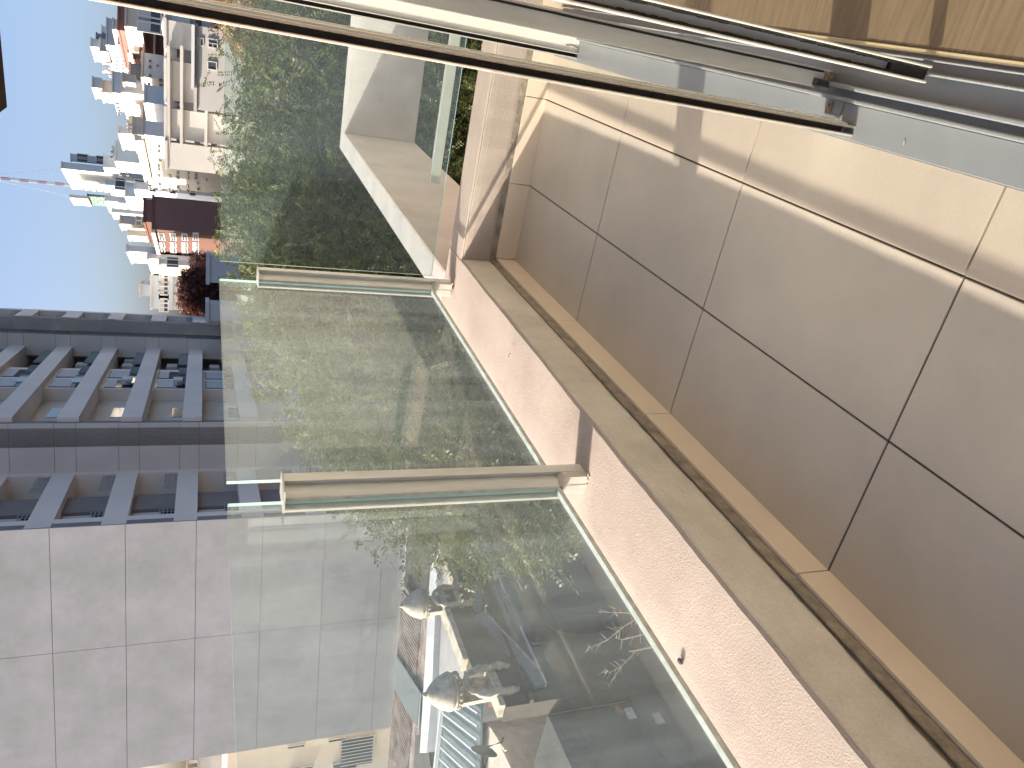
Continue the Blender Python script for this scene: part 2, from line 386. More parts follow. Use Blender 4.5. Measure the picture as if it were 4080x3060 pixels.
br = MB().box(-.0450, -.0250, 1.232, 1.244, .0082, .013).build('foot_bracket', M_rust, l1, bevel=.001)
ORIG[br.name] = parent_origin(l1)
MB().lathe((-.036, 1.238, .013), [(0, .004), (.0035, .0035), (.004, 0)], 12).build('screw', M_rust, br)
MB().box(-.0570, -.0210, 1.205, 1.305, .0078, .0094).build('foot_plate', M_alu_track, l1)
# leaf 2: flat wide stile with a roller block at its foot
l2 = thing('sliding_leaf_stile', 'broad flat grey aluminium stile of the middle sliding leaf with black roller block', 'door stile', (.007, 1.28, .004))
MB().box(-.0075, .0195, 1.258, 1.276, .030, ZH).build('stile', M_alu_g, l2, bevel=.0015)
MB().box(.0200, .0235, 1.262, 1.276, .03, ZH).build('dark_gap_strip', M_dark, l2)  # dark strip added for the shaded gap between two stiles
MB().box(.0237, .0270, 1.250, 1.274, .026, ZH).build('edge_lip', M_white, l2)
rb = MB().box(-.004, .0085, 1.246, 1.262, .018, .052).build('roller_block', M_rubber, l2, bevel=.0015); ORIG[rb.name] = parent_origin(l2)
MB().box(-.001, .0055, 1.2445, 1.247, .024, .046).build('block_inset', M_dark, rb)
for k in (0, 1): MB().box(.0002+.0028*k, .0016+.0028*k, 1.2435, 1.2447, .047, .051).build('clip', M_dark, rb)
MB().box(-.0085, -.0065, 1.251, 1.259, .016, .050).build('lower_lip', M_white, l2)
MB().box(.010, .0235, 1.258, 1.275, .0045, .016).build('dirt_patch', M_rust, l2)
# leaf 3: channel stile nearest to the room
l3 = thing('inner_leaf_stile', 'white lipped channel stile with black brush seals, nearest the wood floor', 'door stile', (.047, 1.05, .004))
MB().box(.0325, .0368, 1.026, 1.046, .022, ZH).build('channel_lip', M_white, l3, bevel=.0015)
MB().box(.0560, .0600, 1.026, 1.046, .022, ZH).build('channel_lip', M_white, l3, bevel=.0015)
MB().box(.0366, .0562, 1.044, 1.047, .03, ZH).build('channel_back', M_alu_g, l3)
for x0, x1 in ((.0369, .0402), (.0527, .0559)):
    mb = MB(); z = .026
    while z < ZH:
        h = random.uniform(.006, .012); d = random.uniform(0, .003)
        mb.box(x0-(.0 if x0 < .045 else d*.5), x1+(d*.5 if x0 < .045 else 0), 1.031+d, 1.044, z, z+h); z += h
    mb.build('brush_seal', M_brush, l3)
MB().box(.0367, .0561, 1.034, 1.0435, .022, .10).build('foot_plug', M_brush, l3)

# interior
fi = struct(MB().box(.077, 3.6, -3.0, 4.0, -.04, .0065).build('interior_floor', M_wood2)); ORIG[fi.name] = tuple(fi.location)
y = -3.0; k = 0
while y < 4.0:
    wpl = .19; xoff = (k*.37) % 1.2
    x = .084
    while x < 3.6:
        x2 = min(3.6, x+(1.25 if x > .1 else .55+xoff))
        if y > -.8 and y < 3.4 and x < 1.5:
            MB().box(x+.0004, x2-.0004, y+.0004, y+wpl-.0004, .004, .0095).build('plank', M_wood, fi)
        x = x2
    y += wpl; k += 1
rw = thing('room_walls', 'pale painted interior room walls and ceiling behind the sliding door', 'room', (2, 0, 0))
MB().box(3.6, 3.7, -3, 4, 0, 2.5).build('wall', M_wallin, rw)
MB().box(.08, 3.6, -3.1, -3.0, 0, 2.5).build('wall', M_wallin, rw)
MB().box(.08, 3.6, 4.0, 4.1, 0, 2.5).build('wall', M_wallin, rw)
MB().box(.08, 3.6, -3, 4, 2.5, 2.54).build('ceiling', M_wallin, rw)
fw = thing('facade_wall', 'beige rendered apartment facade wall beside the sliding door', 'wall', (.1, 3, 0))
MB().box(.02, .30, 2.63, 7.2, -12, 2.5).build('wall', M_stucco, fw)
MB().box(.02, .30, -1.61, 2.63, -12, -.29).build('wall', M_stucco, fw)
us = struct(MB().box(-1.345, .3, 6.0, 7.22, 2.55, 2.72).build('eave_slab', M_brownslab)); 
us['label'] = 'dark stained eave slab high beyond the balcony'

# crumbs lying on the kerb
p = onZ(2030, 1425, .226)
tag(MB().tube([p+np.array([0, 0, .002]), p+np.array([.006, .003, .004]), p+np.array([.013, .001, .003]), p+np.array([.017, -.006, .002]), p+np.array([.015, -.010, .003])], [.0008, .0012, .0012, .001, .0006], 5).build('curled_twig', M_dirt), 'tiny curled brown twig lying on the sandy kerb top', 'twig')
p = onZ(2715, 2635, .226)
tag(MB().ball((p[0], p[1], p[2]+.003), .0065, seg=9, sq=(1, 1.3, .7)).build('pebble', mat('dark_pebble', (.10, .09, .09), .8, .5, 200)), 'small dark pebble on the kerb top near the glass edge', 'pebble')
p = onZ(3605, 578, .0085)
tag(MB().ob((p[0], p[1], .0082), (.007, .002, 0), (-.001, .003, 0), (0, 0, .0012)).build('paint_flake', M_white), 'tiny white paint flake on the pale door track', 'flake')

# ================================================================== outside
GZ = -12.0
M_ground = mat('asphalt', (0.05, 0.05, 0.052), .95, .25, .5, fine=.15, fscale=40)
M_pave = mat('pavement', (0.22, 0.21, 0.20), .95, .2, .6)
gr = struct(MB().box(-3000, 3000, -3000, 3000, GZ-.5, GZ).build('ground', M_ground))
pv = struct(MB().box(-13.0, -10.6, -40, 90, GZ+.002, GZ+.14).build('pavement', M_pave))
pv2 = struct(MB().box(-3.6, -1.1, -40, 90, GZ+.002, GZ+.14).build('pavement', M_pave))

M_tpale = mat('tower_pale_render', (0.41, 0.40, 0.39), .95, .07, .5, col2=(.46, .445, .445), fine=.03, fscale=3)
M_tgrey = mat('tower_grey_render', (0.68, 0.61, 0.55), .95, .07, .3)
M_tgrey2 = mat('tower_band_render', (0.80, 0.71, 0.63), .95, .06, .3)
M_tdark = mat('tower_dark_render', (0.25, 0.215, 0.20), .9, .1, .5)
M_ttan = mat('tower_tan_render', (0.62, 0.53, 0.44), .95, .1, .5)
M_joint = mat('joint_backing', (0.24, 0.225, 0.22), .95, .1, 1)  # grey backing that shows in the gaps between wall panels
M_shut = mat('roller_shutter', (0.52, 0.51, 0.52), .6, .08, 2, stretch=(1, 1, 14))
M_win = mat('window_glass', (0.04, 0.045, 0.05), .12, .3, 1, spec=.8)
M_balg = mat('balcony_glass', (0.10, 0.16, 0.18), .06, .2, 1, spec=1.0)
M_grille = mat('steel_grille', (0.36, 0.38, 0.40), .5, .1, 4)
M_ac = mat('air_conditioner', (0.62, 0.60, 0.56), .6, .1, 3)

az = -0.25629
fd = np.array([math.sin(az), math.cos(az), 0]); fn = np.array([math.cos(az), -math.sin(az), 0]); wn = -fd; wd = -fn
UP = np.array([0, 0, 1.])
P1 = np.array([-22.015, 38.097, 0]); P0 = P1+fd*20.65
P2 = P1+wd*2.86; P3 = P2-fd*7.25; P4 = P3+wd*12.45
N1 = np.array([-26.475, 57.239, 0]); N2 = N1+fn*1.56; E2 = N2+fd*3.86
FH = 2.91
tower = thing('grey_tower', 'tall grey stepped apartment tower with balcony bands and a blank pale side wall', 'apartment tower', (-26, 42, GZ))
ZT = 33.0
def at(P, z): return np.array([P[0], P[1], z])
def panelwall(Pa, Pb, nrm, mat_, zs, splits, name='wall_panel', backdepth=.5):
    L = np.linalg.norm(Pb-Pa); u = (Pb-Pa)/L
    bk = MB().ob(at(Pa, GZ)-nrm*backdepth, u*L, nrm*(backdepth-.06), UP*(ZT-GZ)).build('wall', M_joint, tower)
    zz = [GZ]+list(zs)+[ZT]; ss = [0]+list(splits)+[L]
    for i in range(len(zz)-1):
        for j in range(len(ss)-1):
            gg = .010
            MB().ob(at(Pa, zz[i]+gg)+u*(ss[j]+(gg if j else 0))-nrm*.065, u*(ss[j+1]-ss[j]-(gg if j else 0)-(gg if j < len(ss)-2 else 0)), nrm*.065, UP*(zz[i+1]-zz[i]-2*gg)).build(name, mat_, tower)
zs_pale = [1.24+FH*k for k in range(-4, 11)]
panelwall(P3, P4, wn, M_tpale, zs_pale, [5.92])
zs_mid = sorted([1.17+FH*k for k in range(-4, 11)]+[2.13+FH*k for k in range(-4, 11)])
panelwall(P1+wd*.25, P2, wn, M_tgrey, zs_mid, [])
panelwall(N1-fn*1.2, N2, wn, M_tgrey, zs_mid, [])
# solid cores so nothing is paper thin
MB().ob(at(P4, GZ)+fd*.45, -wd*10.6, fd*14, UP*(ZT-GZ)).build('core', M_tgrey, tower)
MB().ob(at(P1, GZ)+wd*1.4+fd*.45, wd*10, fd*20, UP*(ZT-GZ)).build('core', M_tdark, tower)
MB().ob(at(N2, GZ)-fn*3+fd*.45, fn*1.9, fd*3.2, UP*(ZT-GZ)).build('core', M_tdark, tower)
def par(px, py, P, nrm):                    # distance along a facade plane from P, and height
    q = onP(px, py, P, nrm); return float(np.dot(q-P, fd)), float(q[2])
def grille(name, p, u, nrm, wdt, h, n=6, rows=4):
    mb = MB()
    for i in range(n+1): mb.ob(p+u*(wdt*i/n-.012), u*.024, nrm*.03, UP*h)
    for j in range(rows+1): mb.ob(p+UP*(h*j/rows-.015)+nrm*.031, u*wdt, nrm*.03, UP*.03)
    return mb.build(name, M_grille, tower)
K = range(-4, 11)
# ---- facade A (between the pale wall and the grey wall)
LA = 7.15; A0 = P2                          # runs from P2 towards P3 (towards us)
ua = -fd
MB().ob(at(A0, GZ)-fn*1.5, ua*LA, fn*.3, UP*(ZT-GZ)).build('recess_wall', M_ttan, tower)
MB().ob(at(A0, GZ)-fn*1.2, ua*.35, fn*1.2, UP*(ZT-GZ)).build('pier', M_tgrey2, tower)
MB().ob(at(A0, GZ)+ua*(LA-.9)-fn*1.2, ua*.85, fn*1.198, UP*(ZT-GZ)).build('pier', M_tgrey2, tower)
MB().ob(at(A0, GZ)+ua*2.45-fn*1.19, ua*1.95, fn*.75, UP*(ZT-GZ)).build('dark_pilaster', M_tdark, tower)
for k in K:
    z0 = 2.2+FH*k; z1 = z0+1.92
    MB().ob(at(A0, z1)-fn*1.19, ua*LA, fn*1.194, UP*(FH-1.92)).build('spandrel_band', M_tgrey2, tower)
    grille('grille', at(A0, z0)+ua*.36-fn*.15, ua, fn, 2.05, .62, 7)
    f = MB().ob(at(A0, z0)+ua*4.42-fn*1.19, ua*1.9, fn*.55, UP*1.92).build('window', M_win, tower)
    MB().ob(at(A0, z0+.62)+ua*4.5-fn*.63, ua*1.75, fn*.05, UP*1.25).build('shutter', M_shut, f)
    grille('grille', at(A0, z0)+ua*4.42-fn*.5, ua, fn, 1.9, .68, 6)
# ---- facade B (balcony bands)
LB = 20.65; B0 = P1
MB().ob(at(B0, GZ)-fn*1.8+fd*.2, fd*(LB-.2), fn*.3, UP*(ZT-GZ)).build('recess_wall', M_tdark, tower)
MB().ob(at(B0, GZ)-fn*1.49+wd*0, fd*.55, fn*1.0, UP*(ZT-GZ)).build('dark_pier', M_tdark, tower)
s1 = par(862, 1523, P1, fn)[0]; s2 = par(862, 1458, P1, fn)[0]
MB().ob(at(B0, GZ)+fd*(s1-.4)-fn*1.495, fd*(s2-s1+.6), fn*1.10, UP*(ZT-GZ)).build('window_wall', M_tgrey2, tower)
MB().ob(at(B0, GZ)+fd*.56-fn*1.495, fd*(s1-.98), fn*.35, UP*(ZT-GZ)).build('tan_wall', M_ttan, tower)
for k in K:
    zb = 1.05+FH*k; zo = zb+.97
    MB().ob(at(B0, zb)+fd*.3-fn*1.49, fd*(LB-.3), fn*1.5, UP*.97).build('spandrel_band', M_tgrey2, tower)
    MB().ob(at(B0, zo)+fd*.6-fn*.12, fd*1.9, fn*.04, UP*.55).build('balcony_glass', M_balg, tower)
    MB().ob(at(B0, zo)+fd*(s2+.5)-fn*.12, fd*4.2, fn*.04, UP*.60).build('balcony_glass', M_balg, tower)
    for j in range(2):
        sa = s1-.15+j*(s2-s1)*.52; ww = (s2-s1)*.40
        f = MB().ob(at(B0, zo)+fd*sa-fn*.42, fd*ww, fn*.06, UP*1.75).build('window', M_win, tower)
        if (k+j) % 3 != 1: MB().ob(at(B0, zo+.55)+fd*(sa+.03)-fn*.36, fd*(ww-.06), fn*.03, UP*1.15).build('shutter', M_shut, f)
        else: MB().ob(at(B0, zo+1.1)+fd*(sa+.03)-fn*.36, fd*(ww-.06), fn*.03, UP*.6).build('shutter', M_shut, f)
        MB().ob(at(B0, zo)+fd*sa-fn*.10, fd*ww, fn*.04, UP*.5).build('balcony_glass', M_balg, tower)
    if k in (-1, 0, 1, 2):
        nb = 2 if k == 1 else 1
        for j in range(nb):
            MB().ob(at(B0, zo+.75)+fd*(s2+3.2+j*1.9)-fn*1.2, fd*1.1, fn*.4, UP*.7).build('air_conditioner', M_ac, tower)
    if k in (0, 1):
        MB().ob(at(B0, zo+.2)+fd*(s1+.3)-fn*.3, fd*.9, fn*.35, UP*.55).build('air_conditioner', M_ac, tower)
# ---- facade C (narrow far end)
LC = 3.86; C0 = N2
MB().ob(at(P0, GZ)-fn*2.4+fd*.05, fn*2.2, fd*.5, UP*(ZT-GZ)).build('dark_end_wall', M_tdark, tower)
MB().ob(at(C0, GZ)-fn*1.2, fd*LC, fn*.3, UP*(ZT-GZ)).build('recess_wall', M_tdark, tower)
MB().ob(at(C0, GZ)-fn*.9, fd*.25, fn*.895, UP*(ZT-GZ)).build('pier', M_tgrey2, tower)
MB().ob(at(C0, GZ)+fd*(LC-.55)-fn*.9, fd*.55, fn*.895, UP*(ZT-GZ)).build('pier', M_tgrey2, tower)
for k in K:
    z0 = 1.78+FH*k
    MB().ob(at(C0, z0+1.88)-fn*.9, fd*LC, fn*.9, UP*(FH-1.88)).build('spandrel_band', M_tgrey2, tower)
    MB().ob(at(C0, z0)+fd*1.5-fn*.89, fd*.5, fn*.6, UP*1.88).build('dark_pilaster', M_tdark, tower)
    f = MB().ob(at(C0, z0+.55)+fd*2.05-fn*.88, fd*1.2, fn*.2, UP*1.3).build('shutter', M_shut, tower)
    grille('grille', at(C0, z0)+fd*.3-fn*.1, fd, fn, LC-.9, .5, 8, 3)

# ------------------------------------------------------------------ distant city
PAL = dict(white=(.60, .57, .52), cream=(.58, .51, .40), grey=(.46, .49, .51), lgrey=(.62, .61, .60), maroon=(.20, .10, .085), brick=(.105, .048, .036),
           dmaroon=(.115, .07, .075), dark=(.25, .255, .27), blue=(.46, .55, .60), beige=(.60, .52, .42), green=(.10, .19, .15), bright=(.47, .45, .42), bgrey=(.54, .58, .60), pink=(.48, .30, .25))  # greys, dark and blue also colour in shade and haze on fronts
CM = {}
def cmat(n):
    if n not in CM: CM[n] = mat('render_'+n, PAL[n], .92, .07, .12, fine=.03, fscale=.8)
    return CM[n]
M_cw = mat('far_window', (.07, .075, .085), .25, .3, .3, spec=.6)
M_cf = mat('far_window_frame', (.66, .64, .60), .8, .05, .5)
M_awn = mat('far_shutter', (.55, .53, .48), .8, .08, .5)
GA = math.radians(-30)
WM = {}
def winmesh(wd_, h_, kind, dark):
    key = (round(wd_, 2), round(h_, 2), kind, dark)
    if key not in WM:
        mb = MB(); t = min(wd_, h_)*.10
        mb.box(0, wd_, -.10, 0, 0, h_, 0)
        mb.box(0, wd_, 0, .05, 0, t, 1); mb.box(0, wd_, 0, .05, h_-t, h_, 1); mb.box(0, t, 0, .05, t, h_-t, 1); mb.box(wd_-t, wd_, 0, .05, t, h_-t, 1)
        if kind == 's': mb.box(t, wd_-t, 0, .03, h_*.45, h_-t, 2)
        if kind == 'c': mb.box(wd_/2-t/3, wd_/2+t/3, 0, .04, t, h_-t, 1); mb.box(t, wd_/2-t/3, 0, .04, h_/2-t/3, h_/2+t/3, 1)
        me = bpy.data.meshes.new('window'); me.from_pydata(mb.v, [], mb.f); me.update()
        for m in (M_cw, M_cf if not dark else M_awn, M_awn): me.materials.append(m)
        me.polygons.foreach_set('material_index', mb.m); WM[key] = me
    return WM[key]
def addwin(parent, org, u, nrm, wd_, h_, kind='p', dark=False):
    o = bpy.data.objects.new('window', winmesh(wd_, h_, kind, dark)); COL.objects.link(o); o.parent = parent
    org = np.asarray(org)-np.array(parent_origin(parent))
    m = Matrix.Identity(4)
    for i in range(3): m[i][0] = u[i]; m[i][1] = nrm[i]; m[i][2] = UP[i]; m[i][3] = org[i]
    o.matrix_local = m; return o
def block(name, parent, d, yC, yR, yL, xT, xB, cf, cl=None, ga=GA, wf=None, wl=None, dl=None, mp=None):
    """box whose near corner stands at sight line (xT..xB, yC); front face reaches yR, lit side face reaches yL"""
    r = np.array([math.cos(ga), -math.sin(ga), 0]); b = np.array([math.sin(ga), math.cos(ga), 0])
    xm = (xT+min(xB, 900))/2
    P = atD(xm, yC, d); P = np.array([P[0], P[1], 0])
    zt = atD(xT, yC, d)[2]; zb = GZ if xB > 900 else atD(xB, yC, d)[2]
    R = onP(xm, yR, P, b); W_ = np.dot(R-P, r)
    if dl is None:
        L = onP(xm, yL, P, r); D_ = np.dot(L-P, b)
        if not (0 < D_ < 60): D_ = 14
    else: D_ = dl
    mb = MB().ob((P[0], P[1], zb), r*W_, b*D_, UP*(zt-zb), 0)
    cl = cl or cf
    # front (-b) often coloured as if shaded, lit side (-r) as if sunlit
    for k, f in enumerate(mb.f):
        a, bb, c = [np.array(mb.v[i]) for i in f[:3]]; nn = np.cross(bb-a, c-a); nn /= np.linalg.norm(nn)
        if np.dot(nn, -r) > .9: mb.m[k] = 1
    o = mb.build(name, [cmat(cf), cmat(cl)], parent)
    # thin coping round the flat roof
    MB().ob((P[0], P[1], zt-.02)-r*.15-b*.15, r*(W_+.3), b*(D_+.3), UP*.25).build('coping', cmat(cl), parent)
    host = parent if parent is not None else o
    FACES.setdefault(parent.name, []).append((P, r, b, W_, D_)); wl = wl if KEEP else None
    for wcfg, u, o0, nrm, L_ in ((wf, r, P, -b, W_), (wl, -b, P+b*D_, -r, D_)):
        if not wcfg: continue
        for c in wcfg:                       # (cols, rows, w, h, x margin, top margin, pitch z, kind)
            n, rws, ww, hh, mx_, tz, pz, kd = c[:8]; x0, x1 = (c[8], c[9]) if len(c) > 8 else (0, 1)
            for i in range(n):
                for j in range(rws):
                    xx = L_*(x0+(x1-x0)*(i+.5)/n)-ww/2
                    addwin(host, (o0[0], o0[1], zt-tz-hh-pz*j)+u*xx+nrm*.03 if False else np.array([o0[0], o0[1], zt-tz-hh-pz*j])+u*xx+nrm*.03, -u if np.dot(np.cross(-u, nrm), UP) > 2 else u, nrm, ww, hh, kd)
    return P, r, b, W_, D_, zt
FACES = {}; KEEP = False
def pxw(t, k, side, items, kind='p', dark=True):
    '''windows whose centres were surveyed at (x, y) with a size (across, up) in sight-line units'''
    P, r, b, W_, D_ = FACES[t.name][k]; nrm = -b if side == 'F' else -r; u = r if side == 'F' else -b
    for it in items:
        x, y, wy, hx = it[:4]
        c = onP(x, y, P, nrm); e = onP(x, y-wy/2, P, nrm); h = onP(x-hx/2, y, P, nrm)
        ww = round(2*abs(float(np.dot(e-c, u))), 1); hh = round(2*abs(float(h[2]-c[2])), 1)
        if not (.2 < ww < 9) or hh < .2: continue
        addwin(t, c-u*ww/2-UP*hh/2+nrm*.03, u, nrm, ww, hh, it[4] if len(it) > 4 else kind, dark)
def cthing(name, label, d, yC, cat='building', group=None):
    P = atD(800, yC, d); return thing(name, label, cat, (P[0], P[1], GZ), group)

# tall slab with dark roof stack
t = cthing('apartment_slab', 'tall white apartment slab with end wall greyed for shade and stacked roof boxes, left of the maroon block', 190, 216)
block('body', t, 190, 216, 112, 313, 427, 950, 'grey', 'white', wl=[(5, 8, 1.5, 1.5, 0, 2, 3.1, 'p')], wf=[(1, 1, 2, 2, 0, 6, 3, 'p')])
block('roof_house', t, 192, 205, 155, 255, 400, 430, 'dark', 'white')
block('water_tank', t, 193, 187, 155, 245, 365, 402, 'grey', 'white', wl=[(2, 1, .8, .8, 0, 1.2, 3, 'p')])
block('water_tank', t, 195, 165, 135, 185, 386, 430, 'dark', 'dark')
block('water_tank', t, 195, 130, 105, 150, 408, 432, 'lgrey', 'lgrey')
block('water_tank', t, 196, 283, 272, 290, 413, 432, 'white', 'white')
pxw(t, 0, 'L', [(441+24*j+.05*i, 228+15*i, 9, 13) for i in range(6) for j in range(4)], 'c')
pxw(t, 0, 'F', [(500, 205, 12, 14)])
t = cthing('apartment_slab', 'slimmer white apartment block with end wall greyed for shade and one boxy water tank on top', 175, 400)
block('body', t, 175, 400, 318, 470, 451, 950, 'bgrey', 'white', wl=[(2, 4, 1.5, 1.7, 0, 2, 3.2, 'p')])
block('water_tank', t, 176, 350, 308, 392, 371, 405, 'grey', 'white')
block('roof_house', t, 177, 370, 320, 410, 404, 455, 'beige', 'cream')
pxw(t, 0, 'L', [(468, 411, 9, 15), (496, 414, 9, 13), (476, 439, 8, 11), (503, 441, 8, 11), (474, 454, 8, 12), (503, 456, 8, 10), (471, 427, 8, 12), (499, 428, 8, 12)])
t = cthing('maroon_block', 'stepped maroon block with thin pink cornice lines at the right of the skyline', 150, 200)
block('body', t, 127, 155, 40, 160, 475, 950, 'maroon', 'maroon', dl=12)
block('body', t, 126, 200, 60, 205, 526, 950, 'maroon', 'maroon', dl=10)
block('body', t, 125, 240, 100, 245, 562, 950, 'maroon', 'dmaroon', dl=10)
for xx, a, b_ in ((575, 70, 225), (617, 60, 240), (657, 60, 235)):
    block('cornice', t, 123.5, b_, a, b_+1, xx, xx+3, 'pink', 'pink', dl=.6)
t = cthing('cream_house', 'pale yellow block with tied shutters high above the maroon block', 140, 110)
block('body', t, 120, 108, 30, 112, 504, 565, 'cream', 'cream', dl=8, wf=[(2, 1, 2.2, 3, 0, 1.2, 3, 's')])
block('roof_house', t, 152, 120, 80, 122, 453, 510, 'white', 'white', dl=8)
block('roof_house', t, 156, 85, 60, 90, 473, 510, 'lgrey', 'white', dl=6, wf=[(1, 1, 1, 1.5, 0, 1, 3, 'p')])
t = cthing('beige_block', 'low beige block with round vents wedged between the slab and the maroon block', 130, 240)
block('body', t, 132, 240, 160, 320, 515, 950, 'beige', 'beige')
block('roof_house', t, 134, 180, 155, 215, 476, 516, 'white', 'white')
block('bay', t, 128, 300, 255, 318, 520, 570, 'dark', 'beige')
t = cthing('old_white_block', 'weathered off-white block with small square windows and streaked wall', 120, 330)
block('body', t, 122, 330, 235, 362, 569, 950, 'lgrey', 'beige', dl=9)
pxw(t, 0, 'F', [(598, 244, 12, 12), (598, 267, 13, 13), (598, 303, 13, 13), (594, 335, 8, 10), (628, 262, 9, 9), (640, 320, 14, 12), (642, 338, 10, 16)], 'c')
block('water_tank', t, 124, 327, 297, 345, 495, 540, 'dark', 'dark')
block('body', t, 126, 372, 325, 380, 490, 575, 'lgrey', 'beige', dl=9)
block('body', t, 118, 430, 360, 440, 580, 950, 'bgrey', 'lgrey', dl=8)
t = cthing('balcony_block', 'white framed block of dark balconies behind the white panelled hall', 135, 470)
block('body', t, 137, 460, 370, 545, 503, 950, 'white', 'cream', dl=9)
pxw(t, 0, 'F', [(520, 374, 12, 22), (520, 400, 36, 20), (522, 436, 26, 18), (553, 400, 36, 22), (555, 438, 26, 22), (530, 386, 6, 8)])
t = cthing('slate_block', 'blank slate grey block with white tanks along its roof', 128, 556)
block('body', t, 128, 558, 455, 565, 568, 950, 'dark', 'lgrey', dl=8)
block('body', t, 127, 556, 490, 562, 533, 950, 'dark', 'dark', dl=8)
for a, b_ in ((482, 492), (497, 508), (512, 523), (526, 532)): block('water_tank', t, 127.5, b_, a, b_+2, 511, 537, 'white', 'white', dl=1.5)
t = cthing('white_stair_tower', 'small bright white stair tower with a dark slit, beside the blue-grey block', 135, 540)
block('body', t, 135, 540, 515, 603, 477, 640, 'bgrey', 'white', wl=[(1, 1, 1.6, 2.6, 0, 2.6, 3, 'p', .3, 1)])
block('body', t, 133, 560, 532, 575, 535, 600, 'beige', 'cream')
# big cream apartment house
t = cthing('cream_apartment_house', 'broad sunlit cream apartment house with many small windows above the tree', 112, 556)
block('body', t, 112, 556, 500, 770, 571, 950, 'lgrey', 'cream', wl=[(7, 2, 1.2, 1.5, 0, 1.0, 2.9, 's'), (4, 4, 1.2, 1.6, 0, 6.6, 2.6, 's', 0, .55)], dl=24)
block('roof_parapet', t, 113, 560, 540, 700, 545, 572, 'beige', 'white', dl=18)
pxw(t, 0, 'L', [(596, 577, 13, 13, 's'), (634, 580, 13, 13, 'p'), (596, 596, 13, 13, 's'), (634, 600, 13, 13, 'p'), (598, 629, 13, 13, 's'), (636, 635, 13, 13, 'p'), (594, 655, 13, 13, 's'), (633, 657, 13, 13, 'p'), (594, 669, 13, 13, 's'), (634, 672, 13, 13, 'p'), (598, 693, 13, 13, 's'), (634, 697, 13, 13, 'p'), (675, 700, 13, 13, 's'), (709, 686, 13, 13, 'p'), (748, 689, 13, 13, 's'), (709, 705, 13, 13, 'p'), (748, 707, 13, 13, 's'), (781, 707, 13, 13, 'p'), (820, 715, 13, 13, 's'), (781, 693, 13, 13, 'p'), (600, 727, 13, 13, 's'), (637, 732, 13, 13, 'p'), (675, 735, 13, 13, 's'), (709, 744, 13, 13, 'p'), (748, 741, 13, 13, 's'), (600, 747, 13, 13, 'p'), (637, 749, 13, 13, 's'), (676, 753, 13, 13, 'p'), (714, 756, 13, 13, 's'), (750, 760, 13, 13, 'p'), (786, 727, 13, 13, 's'), (791, 751, 13, 13, 'p')])
# white panelled hall close by
hall = cthing('white_panelled_hall', 'long low hall of blank white panels split by dark recessed bays', 66, 400)
gh = math.radians(-4)
for (yR, yC, xT, xB) in ((88, 195, 663, 775), (250, 408, 664, 815), (446, 563, 664, 950), (580, 684, 667, 950)):
    block('panel', hall, 84, yC, yR, yC+1, xT, xB, 'bright', 'bright', ga=gh, dl=1.6)
block('recessed_wall', hall, 86.2, 600, 60, 602, 667, 950, 'lgrey', 'lgrey', ga=gh, dl=6, wf=[(12, 4, .9, .7, 0, .8, 1.6, 'p')])
for y_ in (202, 222, 246, 414, 430, 443, 568, 577):
    for (xa, xb) in ((664, 950),):
        pass
for xx in (679, 729, 826): block('beam', hall, 83.8, 584, 190, 585, xx-2, xx+2, 'bright', 'bright', ga=gh, dl=.5)
dome = MB(); pc = atD(660, 95, 87); dome.lathe((pc[0]-.2, pc[1], pc[2]-2.2), [(0, 2.6), (.9, 2.45), (1.7, 1.9), (2.2, 1.0), (2.35, 0)], 20)
dome.build('dome_roof', cmat('white'), hall, smooth=True)
t = cthing('grey_white_annex', 'plain off-white annex wall with three small windows just above the railing', 52, 430)
P, r, b, W_, D_, zt = block('body', t, 74, 445, 112, 452, 783, 950, 'bright', 'bright', ga=gh, dl=10)
block('roof_gutter', t, 73.6, 350, 108, 352, 773, 783, 'dark', 'lgrey', ga=gh, dl=.5)
for (px, py, a, kd) in ((812, 184, .6, 's'), (868, 195, .72, 'c'), (864, 282, .68, 'p')):
    q = onP(px, py, P, b); addwin(t, q-b*.03, r, -b, a, a*1.1 if px > 820 else .5, kd)
# blue-grey block and high tower
t = cthing('blue_grey_block', 'blue-grey block with teal glass edges right of the mast tower', 180, 665)
block('body', t, 180, 665, 585, 706, 462, 950, 'blue', 'white', wl=[(2, 4, 1.6, 1.6, 0, 2, 4, 'p')])
block('roof_house', t, 184, 668, 618, 690, 416, 470, 'bgrey', 'white')
block('roof_house', t, 186, 640, 583, 648, 450, 475, 'blue', 'blue')
pxw(t, 0, 'L', [(475, 671, 6, 9), (502, 673, 6, 9), (477, 684, 6, 8), (504, 686, 6, 8), (480, 698, 6, 8), (509, 699, 6, 8)])
pxw(t, 0, 'F', [(445, 626, 8, 14), (447, 606, 7, 12)])
tw = cthing('mast_tower', 'tallest white tower on the skyline with green panel, carrying the lattice mast', 260, 705)
block('body', tw, 260, 705, 679, 780, 247, 950, 'blue', 'white', wl=[(1, 6, 2.2, 2.6, 0, 14, 5.2, 'p', .35, .6)])
block('side_wing', tw, 264, 672, 646, 676, 284, 950, 'bgrey', 'bgrey', wf=[(2, 6, 1.6, 3, 0, 1.4, 5, 'p')])
block('side_wing', tw, 262, 790, 778, 818, 281, 350, 'white', 'white', wl=[(1, 1, 7, 4, 0, 2, 4, 'c')])
block('green_wing', tw, 262, 785, 776, 820, 350, 430, 'green', 'green', wl=[(2, 3, 2.4, 3.0, 0, 1.5, 4.6, 'c')])
block('lower_wing', tw, 255, 760, 740, 800, 425, 950, 'blue', 'blue', wf=[(2, 3, 3, 3, 0, 2, 5, 'p')])
pxw(tw, 0, 'L', [(333+26*k, 755+2*k, 6, 11) for k in range(5)]+[(458, 762, 12, 18), (487, 765, 12, 18), (456, 778, 10, 16), (482, 778, 10, 16)])
